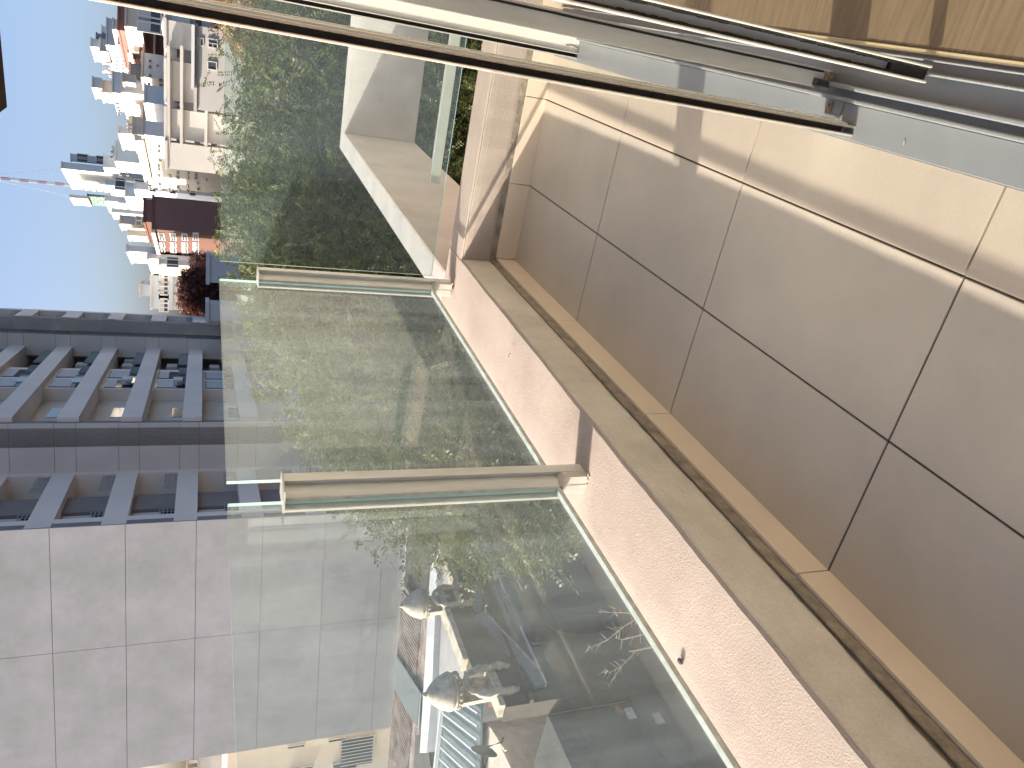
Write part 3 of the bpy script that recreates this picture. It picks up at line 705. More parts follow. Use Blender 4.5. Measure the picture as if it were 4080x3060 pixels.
pxw(tw, 2, 'L', [(300+9*k, 803, 20, 4) for k in range(4)])
pxw(tw, 3, 'L', [(362, 788, 10, 12), (388, 789, 10, 12), (412, 790, 10, 12), (363, 805, 10, 12), (390, 807, 10, 12), (413, 808, 10, 12)], 'c')
# lattice mast
mb = atD(244, 735, 262); mtop = atD(-60, 700, 262); H = mtop[2]-mb[2]+8
M_mr = mat('mast_red', (.30, .13, .12), .6, .1, 1); M_mw = mat('mast_white', (.42, .42, .44), .6, .1, 1)
mast = thing('radio_mast', 'slender red and white lattice radio mast rising from the tallest tower', 'mast', mb)
n = 12
for k in range(n):
    z0 = mb[2]-3+H*k/n; z1 = mb[2]-3+H*(k+1)/n; wq = .42
    s = MB(); cs = [(mb[0]+wq*math.cos(a), mb[1]+wq*math.sin(a)) for a in (.3, 2.4, 4.5)]
    for i in range(3):
        s.tube([(*cs[i], z0), (*cs[i], z1)], .11, 5)
        for j in range(3):
            za = z0+(z1-z0)*j/3; zb_ = z0+(z1-z0)*(j+1)/3
            s.tube([(*cs[i], za), (*cs[(i+1) % 3], zb_)], .05, 4); s.tube([(*cs[i], zb_), (*cs[(i+1) % 3], zb_)], .05, 4)
    s.build('mast_section', M_mr if k % 2 else M_mw, mast)
for py, px in ((660, 285), (800, 345)):
    e = atD(px, py, 262); MB().tube([(mb[0], mb[1], mb[2]+H*.8), tuple((np.array([mb[0], mb[1], mb[2]+H*.8])+e)/2-np.array([0, 0, 2])), tuple(e)], .035, 4).build('guy_wire', M_grille, mast)
t = cthing('white_terraced_block', 'white terraced block stepping down left of the mast tower', 200, 850)
block('body', t, 200, 822, 800, 865, 422, 950, 'bgrey', 'white', wl=[(3, 2, 1.5, 1.8, 0, 2, 4, 'p')])
block('body', t, 195, 865, 850, 890, 448, 950, 'bgrey', 'white')
block('body', t, 150, 800, 762, 845, 503, 950, 'blue', 'white', wf=[(1, 2, 2.5, 2.2, 0, 2.5, 4, 'p')], wl=[(2, 2, 1.2, 1.2, 0, 1.5, 3, 'p')])
block('body', t, 140, 770, 745, 800, 540, 950, 'bgrey', 'bgrey', wf=[(2, 3, 1, 1, 0, 2, 3, 'p')])
pxw(t, 0, 'L', [(458, 832, 9, 12), (485, 834, 9, 12), (511, 836, 9, 12), (458, 848, 8, 10), (485, 850, 8, 10)])
t = cthing('grey_roof_house', 'dark grey roof house with cream side and round vents', 160, 900)
block('body', t, 160, 900, 866, 924, 480, 700, 'dark', 'cream', wf=[(2, 1, 1, 1, 0, 2.5, 3, 'p')])
block('body', t, 158, 945, 922, 966, 512, 700, 'cream', 'white')
# maroon brick house with white cornices
t = cthing('brick_apartment_house', 'dark maroon house with brick front, white cornices and white shuttered windows', 105, 885)
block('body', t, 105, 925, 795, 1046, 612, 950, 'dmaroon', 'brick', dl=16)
block('parapet', t, 105.3, 885, 795, 1010, 578, 618, 'dmaroon', 'brick', dl=12)
Pq = atD(750, 925, 105); rr = np.array([math.cos(GA), -math.sin(GA), 0]); bb = np.array([math.sin(GA), math.cos(GA), 0]); Pq = np.array([Pq[0], Pq[1], 0])
for xx in (607, 612, 618):
    z = atD(xx, 935, 105)[2]; MB().ob((Pq[0], Pq[1], z)-rr*.5-bb*.2, rr*.45, bb*16.4, UP*.10).build('cornice', cmat('white'), t)
for (ya, yb_) in ((928, 958), (965, 984), (986, 1006), (1010, 1036)):
    for xx in (635, 680, 725, 768):
        q0 = onP(xx+24, ya, Pq, rr); q1 = onP(xx+24, yb_, Pq, rr); q2 = onP(xx, ya, Pq, rr)
        wq = float(np.dot(q1-q0, bb)); hq = float(q2[2]-q0[2])
        if wq > .2: addwin(t, q1-rr*.04, -bb, -rr, wq, hq, 's' if ya in (965, 986) else 'c')
t = cthing('white_flat_box', 'white flat-roofed box house with a vertical black slit window', 120, 1005)
block('body', t, 120, 1005, 982, 1050, 510, 640, 'bgrey', 'white', wl=[(1, 1, 1.2, .5, 0, 1, 3, 'p')])
pxw(t, 0, 'L', [(545, 1024, 30, 6)])
block('body', t, 118, 1040, 1020, 1110, 592, 950, 'lgrey', 'white', wl=[(5, 3, .9, 1, 0, 1, 3, 'p')], dl=16)
block('body', t, 100, 1060, 1040, 1105, 640, 950, 'grey', 'beige', wf=[(2, 2, 1, 1.4, 0, .6, 3, 'p')])
t = cthing('grey_blue_balcony_block', 'grey-blue apartment block with rows of cluttered balconies beside the grey tower', 130, 1232)
P, r, b, W_, D_, zt = block('body', t, 130, 1237, 1105, 1262, 604, 950, 'bgrey', 'white', ga=math.radians(-17), wf=[(8, 3, 1.5, 1.4, 0, 1.0, 3.0, 's')])
for j in range(3):
    MB().ob((P[0], P[1], zt-3.0-3.0*j)-b*.9, r*W_, b*.9, UP*.55).build('balcony', cmat('grey'), t)
block('roof_house', t, 132, 1180, 1134, 1200, 560, 606, 'grey', 'cream', ga=math.radians(-17), wl=[(1, 1, .8, .8, 0, .8, 3, 'p')])
t = cthing('roof_terrace', 'flat grey concrete roof slab low in front of the red-brown tree', 60, 1127)
block('body', t, 60, 1127, 1018, 1128, 834, 950, 'lgrey', 'lgrey', ga=math.radians(-16), dl=3)
t = cthing('roof_terrace', 'flat grey concrete roof slab touching the grey tower edge', 58, 1275)
block('body', t, 58, 1275, 1213, 1276, 832, 950, 'lgrey', 'lgrey', ga=math.radians(-16), dl=3)

# behind the pale wall, far left
t = cthing('cream_rear_house', 'cream rear house with dark windows and steel grilles behind the pale tower wall', 50, 3000)
Pr = P4+fd*4.0; 
zt = onP(905, 3030, Pr, wn)[2]
MB().ob(at(Pr, GZ)+wd*-4, wd*22, fd*8, UP*(zt-GZ)).build('body', cmat('beige'), t)
for (xa, ya, xb, yb_) in ((1145, 2962, 1215, 2983), (1308, 2935, 1377, 2958), (1150, 3048, 1247, 3075), (1322, 3025, 1425, 3075)):
    q0 = onP(xb, ya, Pr, wn); q1 = onP(xa, yb_, Pr, wn); wq = abs(float(np.dot(q1-q0, wd))); 
    addwin(t, q0+wd*wq+wn*.03, -wd, wn, wq, float(q1[2]-q0[2]) if q1[2] > q0[2] else 1.5, 'p', True)
q0 = onP(1490, 2920, Pr, wn)
for k in range(9): MB().ob(q0+wd*(k*.22)+wn*.15, wd*.04, wn*.04, UP*1.9).build('grille_bar', M_grille, t)
MB().ob(q0+wd*0+wn*.20, wd*1.9, wn*.05, UP*.06).build('grille_rail', M_grille, t)
MB().ob(q0+wn*.12, wd*1.9, wn*.02, UP*1.9).build('door_panel', M_cw, t)
t = cthing('sunlit_villa', 'bright white villa roof edge with a row of small white balusters', 75, 3035)
Pv = P4+fd*30
q = onP(730, 3030, Pv, wn)
MB().ob(at(q, GZ)-wd*2, wd*14, fd*6, UP*(q[2]-GZ-1.2)).build('body', cmat('white'), t)
for k in range(16): MB().ob(at(q, q[2]-1.2)-wd*1.5+wd*k*.8, wd*.22, wn*.2, UP*.8).build('baluster', cmat('white'), t)
MB().ob(at(q, q[2]-.4)-wd*1.7, wd*13, wn*.3, UP*.18).build('hand_rail', cmat('pink'), t)

# ------------------------------------------------------------------ old house across the street
M_old = mat('sooty_stone_front', (.125, .108, .09), .95, .25, 1.2, .6, 12, fine=.12, fscale=18, stretch=(1, 1, .35))
M_cope = mat('weathered_limestone', (.56, .50, .40), .92, .35, 5, .8, 25, fine=.1, fscale=30)
M_olddark = mat('dark_stained_wall', (.055, .055, .052), .95, .35, 1.0, .5, 10, fine=.15, fscale=14)
M_terr = mat('grey_terrace', (.36, .35, .345), .95, .14, 1.5, fine=.05, fscale=12)
M_ltgrey = mat('light_grey_ledge', (.55, .56, .58), .9, .08, 2)
M_rooft = mat('rusty_corrugated_sheet', (.17, .105, .085), .85, .45, 1.6, col2=(.27, .22, .20), fine=.15, fscale=20)
M_poly = mat('pale_polycarbonate', (.36, .39, .39), .5, .06, 2)
M_skyg = mat('skylight_glass', (.20, .25, .24), .3, .18, 1.0, spec=.6)
M_frame = mat('skylight_frame', (.56, .58, .60), .5, .06, 4)
M_brickr = mat('red_oxide_roof', (.30, .12, .09), .8, .15, 3)
FX = -13.0
old = thing('old_stone_house', 'old sooty stone house front with weathered cream coping across the street', 'house', (FX-.3, 14, GZ))
yE = float(onX(2170, 2793, FX)[1]); ya = float(onX(1800, 2330, FX)[1]); yb = float(onX(1835, 2668, FX)[1])
MB().box(FX-.45, FX, yE, yb, GZ, -4.98).build('front_wall', M_old, old)
MB().box(FX-.45, FX, yb, ya, GZ, -4.56).build('front_wall', M_old, old)
MB().box(FX-.45, FX, ya, 40, GZ, -5.06).build('front_wall', M_old, old)
def coping(y0, y1, z, d=.32):
    y = y0
    while y < y1-.01:
        L = min(1.1+random.uniform(-.15, .15), y1-y)
        MB().box(FX-.30, FX+.08, y+.006, y+L-.006, z-.14+random.uniform(-.006, .006), z+random.uniform(-.012, .012)).build('coping_stone', M_cope, old, bevel=.012); y += L
coping(yE, yb-.1, -4.82); coping(yb+.2, ya-.25, -4.40); coping(ya+.1, 24, -4.90)
# moulded ledge, gable strip, arch doorway and medallion on the front
MB().box(FX, FX+.10, yE, 40, -5.62, -5.52).build('string_course', M_old, old, bevel=.01)
def onF(px, py, o=0): p = onX(px, py, FX); return np.array([FX+o, p[1], p[2]])
def band(pts, wpx, o, m, name):
    for a, b_ in zip(pts[:-1], pts[1:]):
        A = onF(*a); B = onF(*b_); d = (B-A)/np.linalg.norm(B-A); nn = np.cross([1, 0, 0], d)*wpx
        MB().prism([A-nn, B-nn, B+nn, A+nn], (o, 0, 0)).build(name, m, old)
M_slate = mat('slate_ledge', (.20, .22, .23), .7, .15, 2)
band([(1900, 2160), (1903, 2445)], .10, .09, M_slate, 'pilaster_strip')
band([(1903, 2455), (2120, 2688), (2150, 2742)], .13, .10, M_slate, 'raking_cornice')
band([(1925, 2450), (2150, 2690), (2172, 2738)], .02, .14, M_cope, 'cornice_fillet')
band([(2072, 2505), (2148, 2672)], .02, .07, M_ltgrey, 'thin_moulding')
band([(1965, 2225), (2010, 2370)], .03, .07, M_slate, 'thin_moulding')
band([(2010, 2200), (2080, 2360)], .02, .05, M_ltgrey, 'thin_moulding')
c = onF(2130, 2548)
med = MB(); med.lathe((FX, c[1], c[2]), [(.22, 0), (.22, .05), (.17, .08), (.15, .05), (.10, .05), (.08, .09), (0, .10)], 24, axis='x'); med.build('medallion', M_olddark, old, smooth=False)
A = onF(2150, 2462); Bq = onF(2600, 2462); wa = abs(onF(2250, 2378)[1]-onF(2250, 2545)[1])/2
pts = [np.array([FX, A[1]-wa, Bq[2]-3])]
for k in range(17):
    an = math.pi*k/16; pts.append(np.array([FX, A[1]-wa*math.cos(an), A[2]-wa+wa*math.sin(an)]))
pts.append(np.array([FX, A[1]+wa, Bq[2]-3]))
MB().prism([p+np.array([.004, 0, 0]) for p in pts], (.02, 0, 0)).build('arched_doorway', M_olddark, old)
ar = MB(); ar.tube([p+np.array([.03, 0, 0]) for p in pts[1:-1]], .035, 6); ar.build('arch_moulding', M_old, old)
# balusters; the white tone stands in for sunlight that misses them
bal0 = onF(1800, 2172, .1); bal1 = onF(1850, 2262, .1)
for k in range(7):
    t_ = k/6; p = bal0*(1-t_)+bal1*t_; h = .34
    MB().lathe((p[0]+.05, p[1], p[2]-h), [(.055, 0), (.055, .04), (.03, .07), (.06, .15), (.03, .24), (.05, .28), (.05, h)], 10).build('baluster', mat('baluster_sun_white', (.75, .72, .66), .8, .1, 6) if k == 0 else bpy.data.materials['baluster_sun_white'], old, smooth=True)
MB().box(FX+.05, FX+.25, float(bal1[1])-.1, float(bal0[1])+.1, float(bal1[2])-.40, float(bal1[2])-.34).build('balcony_ledge', M_cope, old)
def finial(y, zb, s, label):
    f = thing('shell_finial', label, 'finial', (FX-.05, y, zb))
    x = FX+.02
    M_f = M_cope
    # hood: leaning shell dome
    prof = [(.0, .46), (.05, .45), (.12, .40), (.20, .32), (.27, .22), (.31, .12), (.335, .06), (.335, .03), (.31, .0), (.27, -.02)]
    MB().lathe((x-.05, y, zb+.86*s), [(a*s, b_*s) for a, b_ in prof], 24).build('dome_hood', M_f, f, smooth=True)
    MB().ball((x-.05, y, zb+(.86+.47)*s), .05*s, seg=8).build('tip_knob', M_f, f, smooth=True)
    MB().lathe((x-.05, y, zb+.80*s), [(.29*s, 0), (.31*s, .02), (.31*s, .05), (.29*s, .06)], 24).build('hood_moulding', M_f, f, smooth=True)
    bd = MB()
    for k in range(20):
        a = 2*math.pi*k/20; bd.ball((x-.05+.295*s*math.cos(a), y+.295*s*math.sin(a), zb+.76*s), .036*s, seg=7)
    bd.build('bead_row', M_f, f, smooth=True)
    MB().lathe((x-.09, y, zb), [(.24*s, .02), (.25*s, .40*s), (.27*s, .76*s)], 20, a0=math.pi*.5, a1=math.pi*1.5).build('niche_back', M_f, f, smooth=True)
    arc = [(x+.10, y+.24*s*math.cos(a), zb+.40*s+.20*s*math.sin(a)) for a in np.linspace(0, math.pi, 11)]
    MB().tube(arc, [.05*s]*11, 7).build('arch_scroll', M_f, f, smooth=True)
    for sg in (-1, 1):
        lg = MB(); pts_ = [(x+.09, y+sg*.25*s, zb+.44*s), (x+.11, y+sg*.29*s, zb+.28*s), (x+.11, y+sg*.27*s, zb+.1*s), (x+.12, y+sg*.30*s, zb-.12*s), (x+.10, y+sg*.27*s, zb-.32*s)]
        lg.tube(pts_, [.055*s, .075*s, .055*s, .075*s, .04*s], 8)
        for q_ in range(6): lg.ball((x+.13+random.uniform(-.02, .02), y+sg*(.27+random.uniform(-.05, .05))*s, zb+random.uniform(-.3, .4)*s), random.uniform(.03, .055)*s, seg=7)
        lg.build('leaf_scroll', M_f, f, smooth=True)
    MB().box(x-.28, x+.04, y-.30*s, y+.30*s, zb-.06, zb+.06).build('plinth', M_f, f, bevel=.01)
    MB().ball((x+.10, y+.02, zb+.33*s), .07*s, seg=8, sq=(.5, 1, 1.6)).build('shield_boss', M_f, f, smooth=True)
finial(float(onX(1740, 2395, FX)[1]), -4.86, 1.08, 'domed stone finial with bead row at the far end of the raised coping')
finial(float(onX(1830, 2745, FX)[1]), -4.98, 1.22, 'domed stone finial with bead row next to the skylight')

# neighbouring low buildings seen over the coping (all flat roofs at their own height)
def polyz(name, px, z, th, m, parent): return MB().prism([onZ(a, b_, z) for a, b_ in px], (0, 0, -th)).build(name, m, parent)
backs = thing('rear_outbuildings', 'low rear outbuildings with grey terrace and rusty corrugated roofs behind the old house', 'outbuildings', (-19, 18, GZ))
polyz('terrace', [(1752, 2150), (1815, 2330), (1850, 2700), (1800, 3200), (1735, 3200), (1745, 2700), (1735, 2340)], -6.3, 5, M_terr, backs)
polyz('light_ledge', [(1722, 2150), (1748, 2150), (1735, 2400), (1722, 2740), (1700, 3000), (1672, 3000), (1696, 2600), (1706, 2400)], -6.1, .5, M_ltgrey, backs)
polyz('dark_roof', [(1628, 2060), (1728, 2060), (1708, 2400), (1610, 2345)], -7.3, 4, M_olddark, backs)
polyz('corrugated_roof', [(1612, 2335), (1712, 2480), (1690, 2760), (1665, 3200), (1535, 3200), (1560, 2900)], -7.1, 4, M_rooft, backs)
# ribs of the corrugated sheets
ra = onZ(1604, 2350, -7.09); rb_ = onZ(1700, 2500, -7.09); dr = (rb_-ra)/np.linalg.norm(rb_-ra)
sa = onZ(1560, 2900, -7.09); ds = (sa-ra); ns = 60
rib = MB()
for k in range(ns):
    o_ = ra+ds*(k/40.0); rib.ob(o_-np.array([0, 0, .02]), dr*3.1, ds/np.linalg.norm(ds)*.09, (0, 0, .06))
tag(rib.build('sheet_rib', M_rooft, backs), kind='stuff')
polyz('polycarbonate_sheet', [(1580, 2610), (1677, 2760), (1668, 2905), (1570, 2742)], -7.0, .03, M_poly, backs)
rib = MB(); pa = onZ(1580, 2610, -6.99); pb = onZ(1677, 2760, -6.99); pc_ = onZ(1570, 2742, -6.99)
for k in range(24):
    t_ = k/24; o_ = pa+(pc_-pa)*t_; rib.ob(o_, (pb-pa)*.98, (pc_-pa)/24*.35, (0, 0, .03))
tag(rib.build('sheet_rib', M_poly, backs), kind='stuff')
MB().ob(at(P3, onP(1627, 2083, P3, wn)[2]-.05)+wn*.02, wd*13, wn*.15, UP*.12).build('flashing', M_ltgrey, backs)
polyz('dark_yard', [(1655, 2930), (1700, 2930), (1735, 3200), (1640, 3200)], -6.95, .05, M_olddark, backs)
# skylight
sk = thing('glass_skylight', 'sloping greenish glass skylight roof with white bars beside the nearer finial', 'skylight', (-17, 12.5, -5.5))
C = [onZ(1776, 2740, -5.35), onZ(1920, 2770, -5.35), onZ(1905, 3200, -5.35), onZ(1730, 3200, -5.35)]
MB().prism(C, (0, 0, -.05)).build('glass_sheet', M_skyg, sk)
sb0, sb1 = onZ(1778, 2680, -5.3), onZ(1905, 2830, -5.3)
d1 = sb1-sb0
for k in range(11):
    o_ = onZ(1778-3.2*k, 2748+45*k, -5.31); e_ = onZ(1912-2*k, 2836+53*k, -5.31)
    v = e_-o_; n_ = np.cross(v, UP); n_ = n_/np.linalg.norm(n_)
    MB().ob(o_, v, n_*.05, (0, 0, .07)).build('glazing_bar', M_frame, sk)
o_ = onZ(1774, 2790, -5.3); e_ = onZ(1742, 3080, -5.3); v = e_-o_
MB().ob(o_, v, np.cross(v, UP)/np.linalg.norm(v)*.12, (0, 0, .10)).build('ridge_bar', M_frame, sk)
# sunlit side roof, dish
sr = thing('sunlit_side_roof', 'small sunlit pinkish flat roof strip beside the skylight', 'roof', (-15.5, 11.5, GZ))
polyz('roof', [(1918, 2880), (1935, 2880), (1962, 2908), (2045, 3080), (1900, 3080)], -5.55, 6, mat('pink_cement', (.55, .46, .40), .9, .2, 3, fine=.1, fscale=20), sr)
polyz('roof_edge', [(1948, 2900), (1952, 2897), (2012, 2990), (2008, 2994)], -5.50, .06, M_cope, sr)
polyz('oxide_patch', [(1940, 2782), (1958, 2778), (1972, 2815), (1945, 2820)], -5.5, .05, M_brickr, sr)
polyz('step_roof', [(1912, 2755), (1945, 2755), (1962, 2778), (1925, 2782)], -5.45, .1, M_cope, sr)
dsh = thing('satellite_dish', 'dark satellite dish seen edge-up on the sunlit side roof', 'satellite dish', onZ(2000, 2950, -5.5))
dc = atD(1933, 2978, math.hypot(*onZ(1960, 2978, -5.2)[:2])*.96)
dd = Vector((-.857, -.515, .3)).normalized(); rot = dd.to_track_quat('Z', 'Y').to_matrix()
mbd = MB(); mbd.lathe((0, 0, 0), [(0, .0), (.12, .012), (.22, .045), (.30, .09), (.305, .092), (.30, .080), (.2, .025), (0, -.012)], 28)
mbd.v = [tuple(np.array(rot @ Vector(v))+dc) for v in mbd.v]
mbd.build('reflector', mat('dish_grey', (.10, .10, .10), .6, .1, 5), dsh, smooth=True)
MB().tube([dc-np.array([0, 0, .05]), dc+np.array([.15, -.05, -.35]), onZ(2005, 2940, -5.55)], .022, 6).build('mount_arm', M_dark, dsh)
MB().tube([dc+np.array(rot @ Vector((.25, 0, .08))), dc+np.array(rot @ Vector((.2, 0, .5))), dc+np.array(rot @ Vector((.1, 0, .5)))], .018, 6).build('feed_arm', M_dark, dsh)
# dark neighbour beyond the corner of the old house
nb = thing('dark_side_building', 'very dark stained side building left of the old stone front', 'building', (-13.8, 8, GZ))
MB().box(-22, -13.45, 2, yE-.02, GZ, -6.05).build('wall', M_olddark, nb)
MB().box(-13.44, -13.2, 2, yE-.03, GZ, -8.0).build('lower_wall', M_olddark, nb)
for (px, py, c_) in ((2510, 2845, (.45, .45, .43)), (2622, 2866, (.42, .38, .28))):
    p = onX(px, py, -13.2); 
    tag(MB().box(-13.19, -13.16, p[1]-.14, p[1]+.14, p[2]-.10, p[2]+.10).build('wall_plate', mat('plate', c_, .7, .15, 20)), 'small pale plate on the dark side building, the '+('upper' if px < 2600 else 'lower')+' of the two', 'plate', 'pale plates on the dark side building')
p = onX(2465, 2832, -13.2); tag(MB().ball((-13.15, p[1], p[2]), .13, seg=10, sq=(.4, 1, .8)).build('orange_lamp', mat('orange_plastic', (.26, .11, .05), .5, .1, 8)), 'dull orange round lamp on the dark side building', 'lamp')

# ------------------------------------------------------------------ trees
def leaf_mat(name, a, b, tr=.35):
    m = bpy.data.materials.new(name); m.use_nodes = True; n = m.node_tree.nodes; l = m.node_tree.links; n.clear()
    o = n.new('ShaderNodeOutputMaterial'); g = n.new('ShaderNodeNewGeometry'); cr = n.new('ShaderNodeValToRGB')
    cr.color_ramp.elements[0].color = (*a, 1); cr.color_ramp.elements[1].color = (*b, 1)
    l.new(g.outputs['Random Per Island'], cr.inputs[0])
    d = n.new('ShaderNodeBsdfPrincipled'); d.inputs['Roughness'].default_value = .5; d.inputs['Specular IOR Level'].default_value = .35; l.new(cr.outputs[0], d.inputs['Base Color'])
    t = n.new('ShaderNodeBsdfTranslucent'); l.new(cr.outputs[0], t.inputs[0])
    x = n.new('ShaderNodeMixShader'); x.inputs[0].default_value = tr; l.new(d.outputs[0], x.inputs[1]); l.new(t.outputs[0], x.inputs[2]); l.new(x.outputs[0], o.inputs[0]); return m
M_leafA = leaf_mat('compound_leaf', (.038, .060, .020), (.155, .172, .055))
M_leafO = leaf_mat('orange_leaf', (.20, .11, .05), (.34, .20, .09))
M_leafR = leaf_mat('red_brown_leaf', (.10, .045, .04), (.24, .11, .08))
M_bark = mat('bark', (.11, .085, .06), .95, .3, 6, 1.0, 20)
def unit(n): v = rng.normal(size=(n, 3)); return v/np.linalg.norm(v, axis=1, keepdims=True)
def leafcloud(name, spheres, nclump, nsprig, parent, m, leaflets=9, ls=.022, sprig=.22, clump=.35, droop=.25):
    """compound leaves gathered in clumps near the skin of overlapping spheres"""
    sph = np.array(spheres, float); w_ = sph[:, 3]**2; w_ /= w_.sum()
    idx = rng.choice(len(sph), nclump, p=w_); dirs = unit(nclump)
    rad = sph[idx, 3]*(1-np.abs(rng.normal(0, .16, nclump)))
    c = sph[idx, :3]+dirs*rad[:, None]*np.array([1, 1, .92])
    keep = np.ones(nclump, bool)
    for i, s in enumerate(sph):
        keep &= ~((np.linalg.norm(c-s[:3], axis=1) < s[3]*.62) & (idx != i))
    c = c[keep]; dirs = dirs[keep]; k = len(c)
    cs = clump*rng.uniform(.55, 1.35, k)
    so_ = np.repeat(c, nsprig, 0)+np.clip(rng.normal(size=(k*nsprig, 3)), -1.5, 1.5)*np.repeat(cs, nsprig)[:, None]*.45
    dd_ = unit(k*nsprig)*.9+np.repeat(dirs, nsprig, 0)*.7; dd_[:, 2] -= droop
    dd_ /= np.linalg.norm(dd_, axis=1, keepdims=True); N = len(so_)
    side = np.cross(dd_, np.array([0, 0, 1.])+rng.normal(size=(N, 3))*.35); side /= np.linalg.norm(side, axis=1, keepdims=True)+1e-9
    L = sprig*rng.uniform(.6, 1.2, N)
    per = leaflets*2
    tt = np.repeat((np.arange(leaflets)+.7)/leaflets, 2); sg = np.tile([1, -1], leaflets)
    base = so_[:, None]+dd_[:, None]*(L[:, None]*tt)[:, :, None]
    base[:, :, 2] -= (tt**2)[None]*L[:, None]*.25
    lsz = ls*rng.uniform(.8, 1.2, (N, per)); 
    ax = side[:, None]*sg[None, :, None]+dd_[:, None]*.45+rng.normal(size=(N, per, 3))*.18
    ax /= np.linalg.norm(ax, axis=2, keepdims=True)
    nn = np.cross(dd_, side); nn = nn[:, None]+rng.normal(size=(N, per, 3))*.3
    bi = np.cross(ax, nn); bi /= np.linalg.norm(bi, axis=2, keepdims=True)+1e-9
    a0 = base; a1 = base+ax*(lsz*.5)[:, :, None]+bi*(lsz*.22)[:, :, None]; a2 = base+ax*lsz[:, :, None]; a3 = base+ax*(lsz*.5)[:, :, None]-bi*(lsz*.22)[:, :, None]
    V = np.stack([a0, a1, a2, a3], 2).reshape(-1, 3)-np.array(parent_origin(parent))
    nf = len(V)//4
    me = bpy.data.meshes.new(name); me.vertices.add(len(V)); me.vertices.foreach_set('co', V.ravel().astype(np.float32))
    me.loops.add(nf*4); me.loops.foreach_set('vertex_index', np.arange(nf*4, dtype=np.int32))
    me.polygons.add(nf); me.polygons.foreach_set('loop_start', np.arange(0, nf*4, 4, dtype=np.int32)); me.polygons.foreach_set('loop_total', np.full(nf, 4, dtype=np.int32))
    me.update(calc_edges=True); me.materials.append(m)
    ob = bpy.data.objects.new(name, me); COL.objects.link(ob); ob.parent = parent; return ob, c
def S(px, py, d, r): p = atD(px, py, d); return (p[0], p[1], p[2], r)
tree = thing('street_tree', 'large green street tree with feathery compound leaves filling the view behind the glass', 'tree', (-4.9, 8.4, GZ))
sph = [S(1460, 350, 9.6, 1.6), S(1440, 900, 9.4, 1.6), S(1200, 780, 11.5, .85), S(1170, 930, 11.5, .72), S(1300, 560, 11, .9), S(1450, 1380, 8.7, 1.25), S(1400, 1130, 9.5, 1.3), S(1740, 1670, 8.6, 1.2), S(1540, 1600, 9.4, 1.0),
       S(1960, 1940, 8.4, .78), S(1770, 1930, 9.4, .7), S(1900, 1350, 8.2, 1.3), S(2200, 1930, 8.0, .6), S(1780, 600, 9.0, 1.5), S(1950, 1000, 8.5, 1.3), S(2300, 1500, 8.2, .9), S(1800, 150, 9.0, 1.5), S(1500, 60, 10, 1.4), S(2200, 500, 9.5, 1.2), S(1330, 330, 11.5, .8), S(1110, 950, 11.5, .72), S(1125, 800, 11.5, .75), S(1165, 620, 11, .82), S(1185, 450, 11, .82), S(1270, 290, 11, .85), S(1690, 2000, 9, .68), S(1900, 2080, 8.8, .5), S(1560, 1810, 9, .72), S(1870, 2060, 8.6, .55), S(1340, 1620, 9.4, .6), S(2080, 2080, 8.2, .45)]
ob, cl = leafcloud('crown', sph, 4500, 10, tree, M_leafA, leaflets=10, ls=.034, sprig=.26, clump=.34)
tp = np.array([-4.9, 8.4, GZ]); hub = np.array([-4.6, 8.2, -5.0])
MB().tube([tp, tp+np.array([.1, 0, 3]), hub], [.30, .24, .20], 12).build('trunk', M_bark, tree, smooth=True)
for s in sph:
    e = np.array(s[:3]); mid = (hub*.45+e*.55)+rng.normal(size=3)*.25; mid[2] -= .25
    MB().tube([hub, mid, e, e+(e-mid)*.06], [.10, .06, .02, .008], 7).build('branch', M_bark, tree, smooth=True)
tw_ = MB()
for c_ in cl[::4]:
    i = int(np.argmin([np.linalg.norm(c_-np.array(s[:3])) for s in sph])); s0 = np.array(sph[i][:3])
    tw_.tube([s0+(c_-s0)*.15, s0+(c_-s0)*.6+rng.normal(size=3)*.08, c_], [.018, .011, .004], 3)
tag(tw_.build('twig', M_bark, tree), kind='stuff')
# inner shade of the crown: dense older foliage
ob2, _ = leafcloud('inner_foliage', [(a, b_, c_, r_*.74) for a, b_, c_, r_ in sph], 2300, 7, tree, M_leafA, leaflets=6, ls=.07, sprig=.30, clump=.5)
def fartree(name, label, spheres, m, n1, n2, ls, sprig, clump, leaflets=5):
    p = spheres[0]; t = thing(name, label, 'tree', (p[0], p[1], GZ))
    leafcloud('crown', spheres, n1, n2, t, m, leaflets=leaflets, ls=ls, sprig=sprig, clump=clump)
    MB().tube([(p[0], p[1], GZ), (p[0]+.2, p[1], p[2]-p[3]*.5), (p[0], p[1], p[2]+p[3]*.3)], [.28, .2, .06], 8).build('trunk', M_bark, t, smooth=True)
    for s in spheres: MB().tube([(p[0]+.1, p[1], p[2]-p[3]*.8), (s[0], s[1], s[2])], [.10, .03], 6).build('branch', M_bark, t)
fartree('autumn_tree', 'orange-brown autumn tree beyond the green tree at the right of the view', [S(1080, 90, 27, 1.3), S(1010, 10, 28, 1.2), S(930, 60, 28, .45), S(1150, 30, 26, 1.4), S(960, 110, 28, .5), S(1050, -60, 27, 1.3), S(1060, 190, 27, .7)], M_leafO, 900, 8, .10, .3, .35)
fartree('red_tree', 'round red-brown autumn tree standing against the grey tower', [S(815, 1165, 68, 1.6), S(785, 1205, 68, 1.2), S(775, 1120, 68, .9), S(850, 1130, 68, 1.3), S(860, 1210, 68, 1.4), S(748, 1165, 68, .6)], M_leafR, 1100, 8, .20, .5, .5)
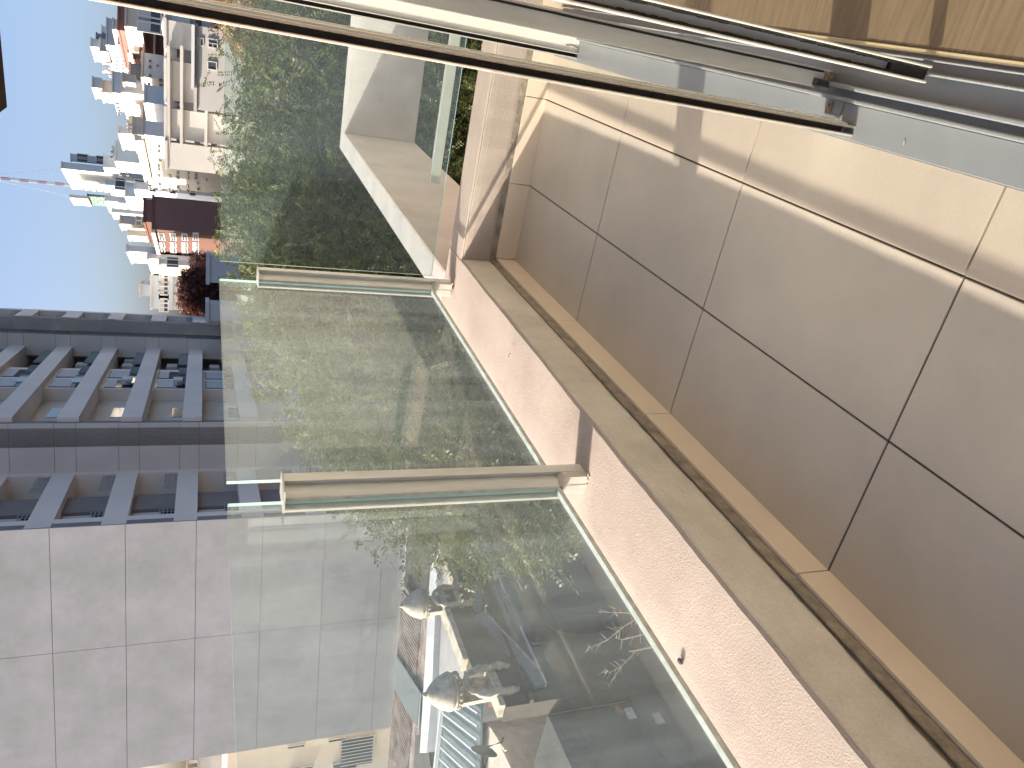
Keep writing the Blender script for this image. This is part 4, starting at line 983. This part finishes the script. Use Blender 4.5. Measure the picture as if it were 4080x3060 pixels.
fartree('red_tree', 'smaller sparse reddish tree in front of the brick house', [S(815, 1060, 75, .8), S(790, 1040, 75, .5), S(850, 1070, 75, .9)], M_leafR, 260, 6, .16, .5, .5)
# bare young tree close below the kerb
bt = thing('bare_sapling', 'leafless thorny sapling twigs rising just below the near glass', 'sapling', tuple(onX(2680, 2520, -4.0)[:2])+(GZ,))
M_twig = mat('grey_twig', (.34, .29, .22), .9, .2, 20)
rt = onX(2760, 2520, -4.0)
def twig(px_list, x, r0, extra=True):
    pts = [onX(a, b_, x+dx) for a, b_, dx in px_list]; mb = MB().tube(pts, list(np.linspace(r0, .0022, len(pts))), 6)
    if extra:
        for i in range(len(pts)-1):
            for k in range(4):
                t_ = random.random(); p = pts[i]*(1-t_)+pts[i+1]*t_; v = rng.normal(size=3); v[2] = abs(v[2]); v /= np.linalg.norm(v)
                mb.tube([p, p+v*random.uniform(.03, .09)], [.003, .0015], 4)
    return mb.build('branch', M_twig, bt)
twig([(2700, 2430, 0), (2530, 2470, .1), (2480, 2500, .1), (2420, 2550, .0), (2365, 2575, -.1), (2330, 2600, -.1)], -4.0, .008)
twig([(2700, 2480, 0), (2555, 2530, .1), (2480, 2548, .0), (2450, 2542, 0)], -4.0, .006)
twig([(2700, 2440, 0), (2520, 2443, 0), (2385, 2438, 0)], -4.0, .005)
twig([(2700, 2560, 0), (2540, 2590, 0), (2520, 2610, 0), (2480, 2650, .1), (2440, 2710, 0), (2425, 2735, 0)], -4.1, .007)
twig([(2480, 2650, .1), (2430, 2680, .1), (2410, 2668, .1)], -4.1, .004)
twig([(2760, 2500, 0), (3100, 2520, -.3), (3600, 2500, -.6)], -4.0, .02, False)
MB().tube([onX(3600, 2500, -4.6), (-4.6, float(onX(3600, 2500, -4.6)[1]), GZ)], .03, 8).build('trunk', M_bark, bt)
lfs = MB()
for a, b_ in ((2460, 2430), (2475, 2440), (2450, 2445), (2540, 2465)):
    p = onX(a, b_, -4.0); v = rng.normal(size=3)*.03; u_ = rng.normal(size=3)*.02; lfs.prism([p, p+v, p+v+u_, p+u_], (.001, .001, .002))
lfs.build('dry_leaf', M_leafO, bt)
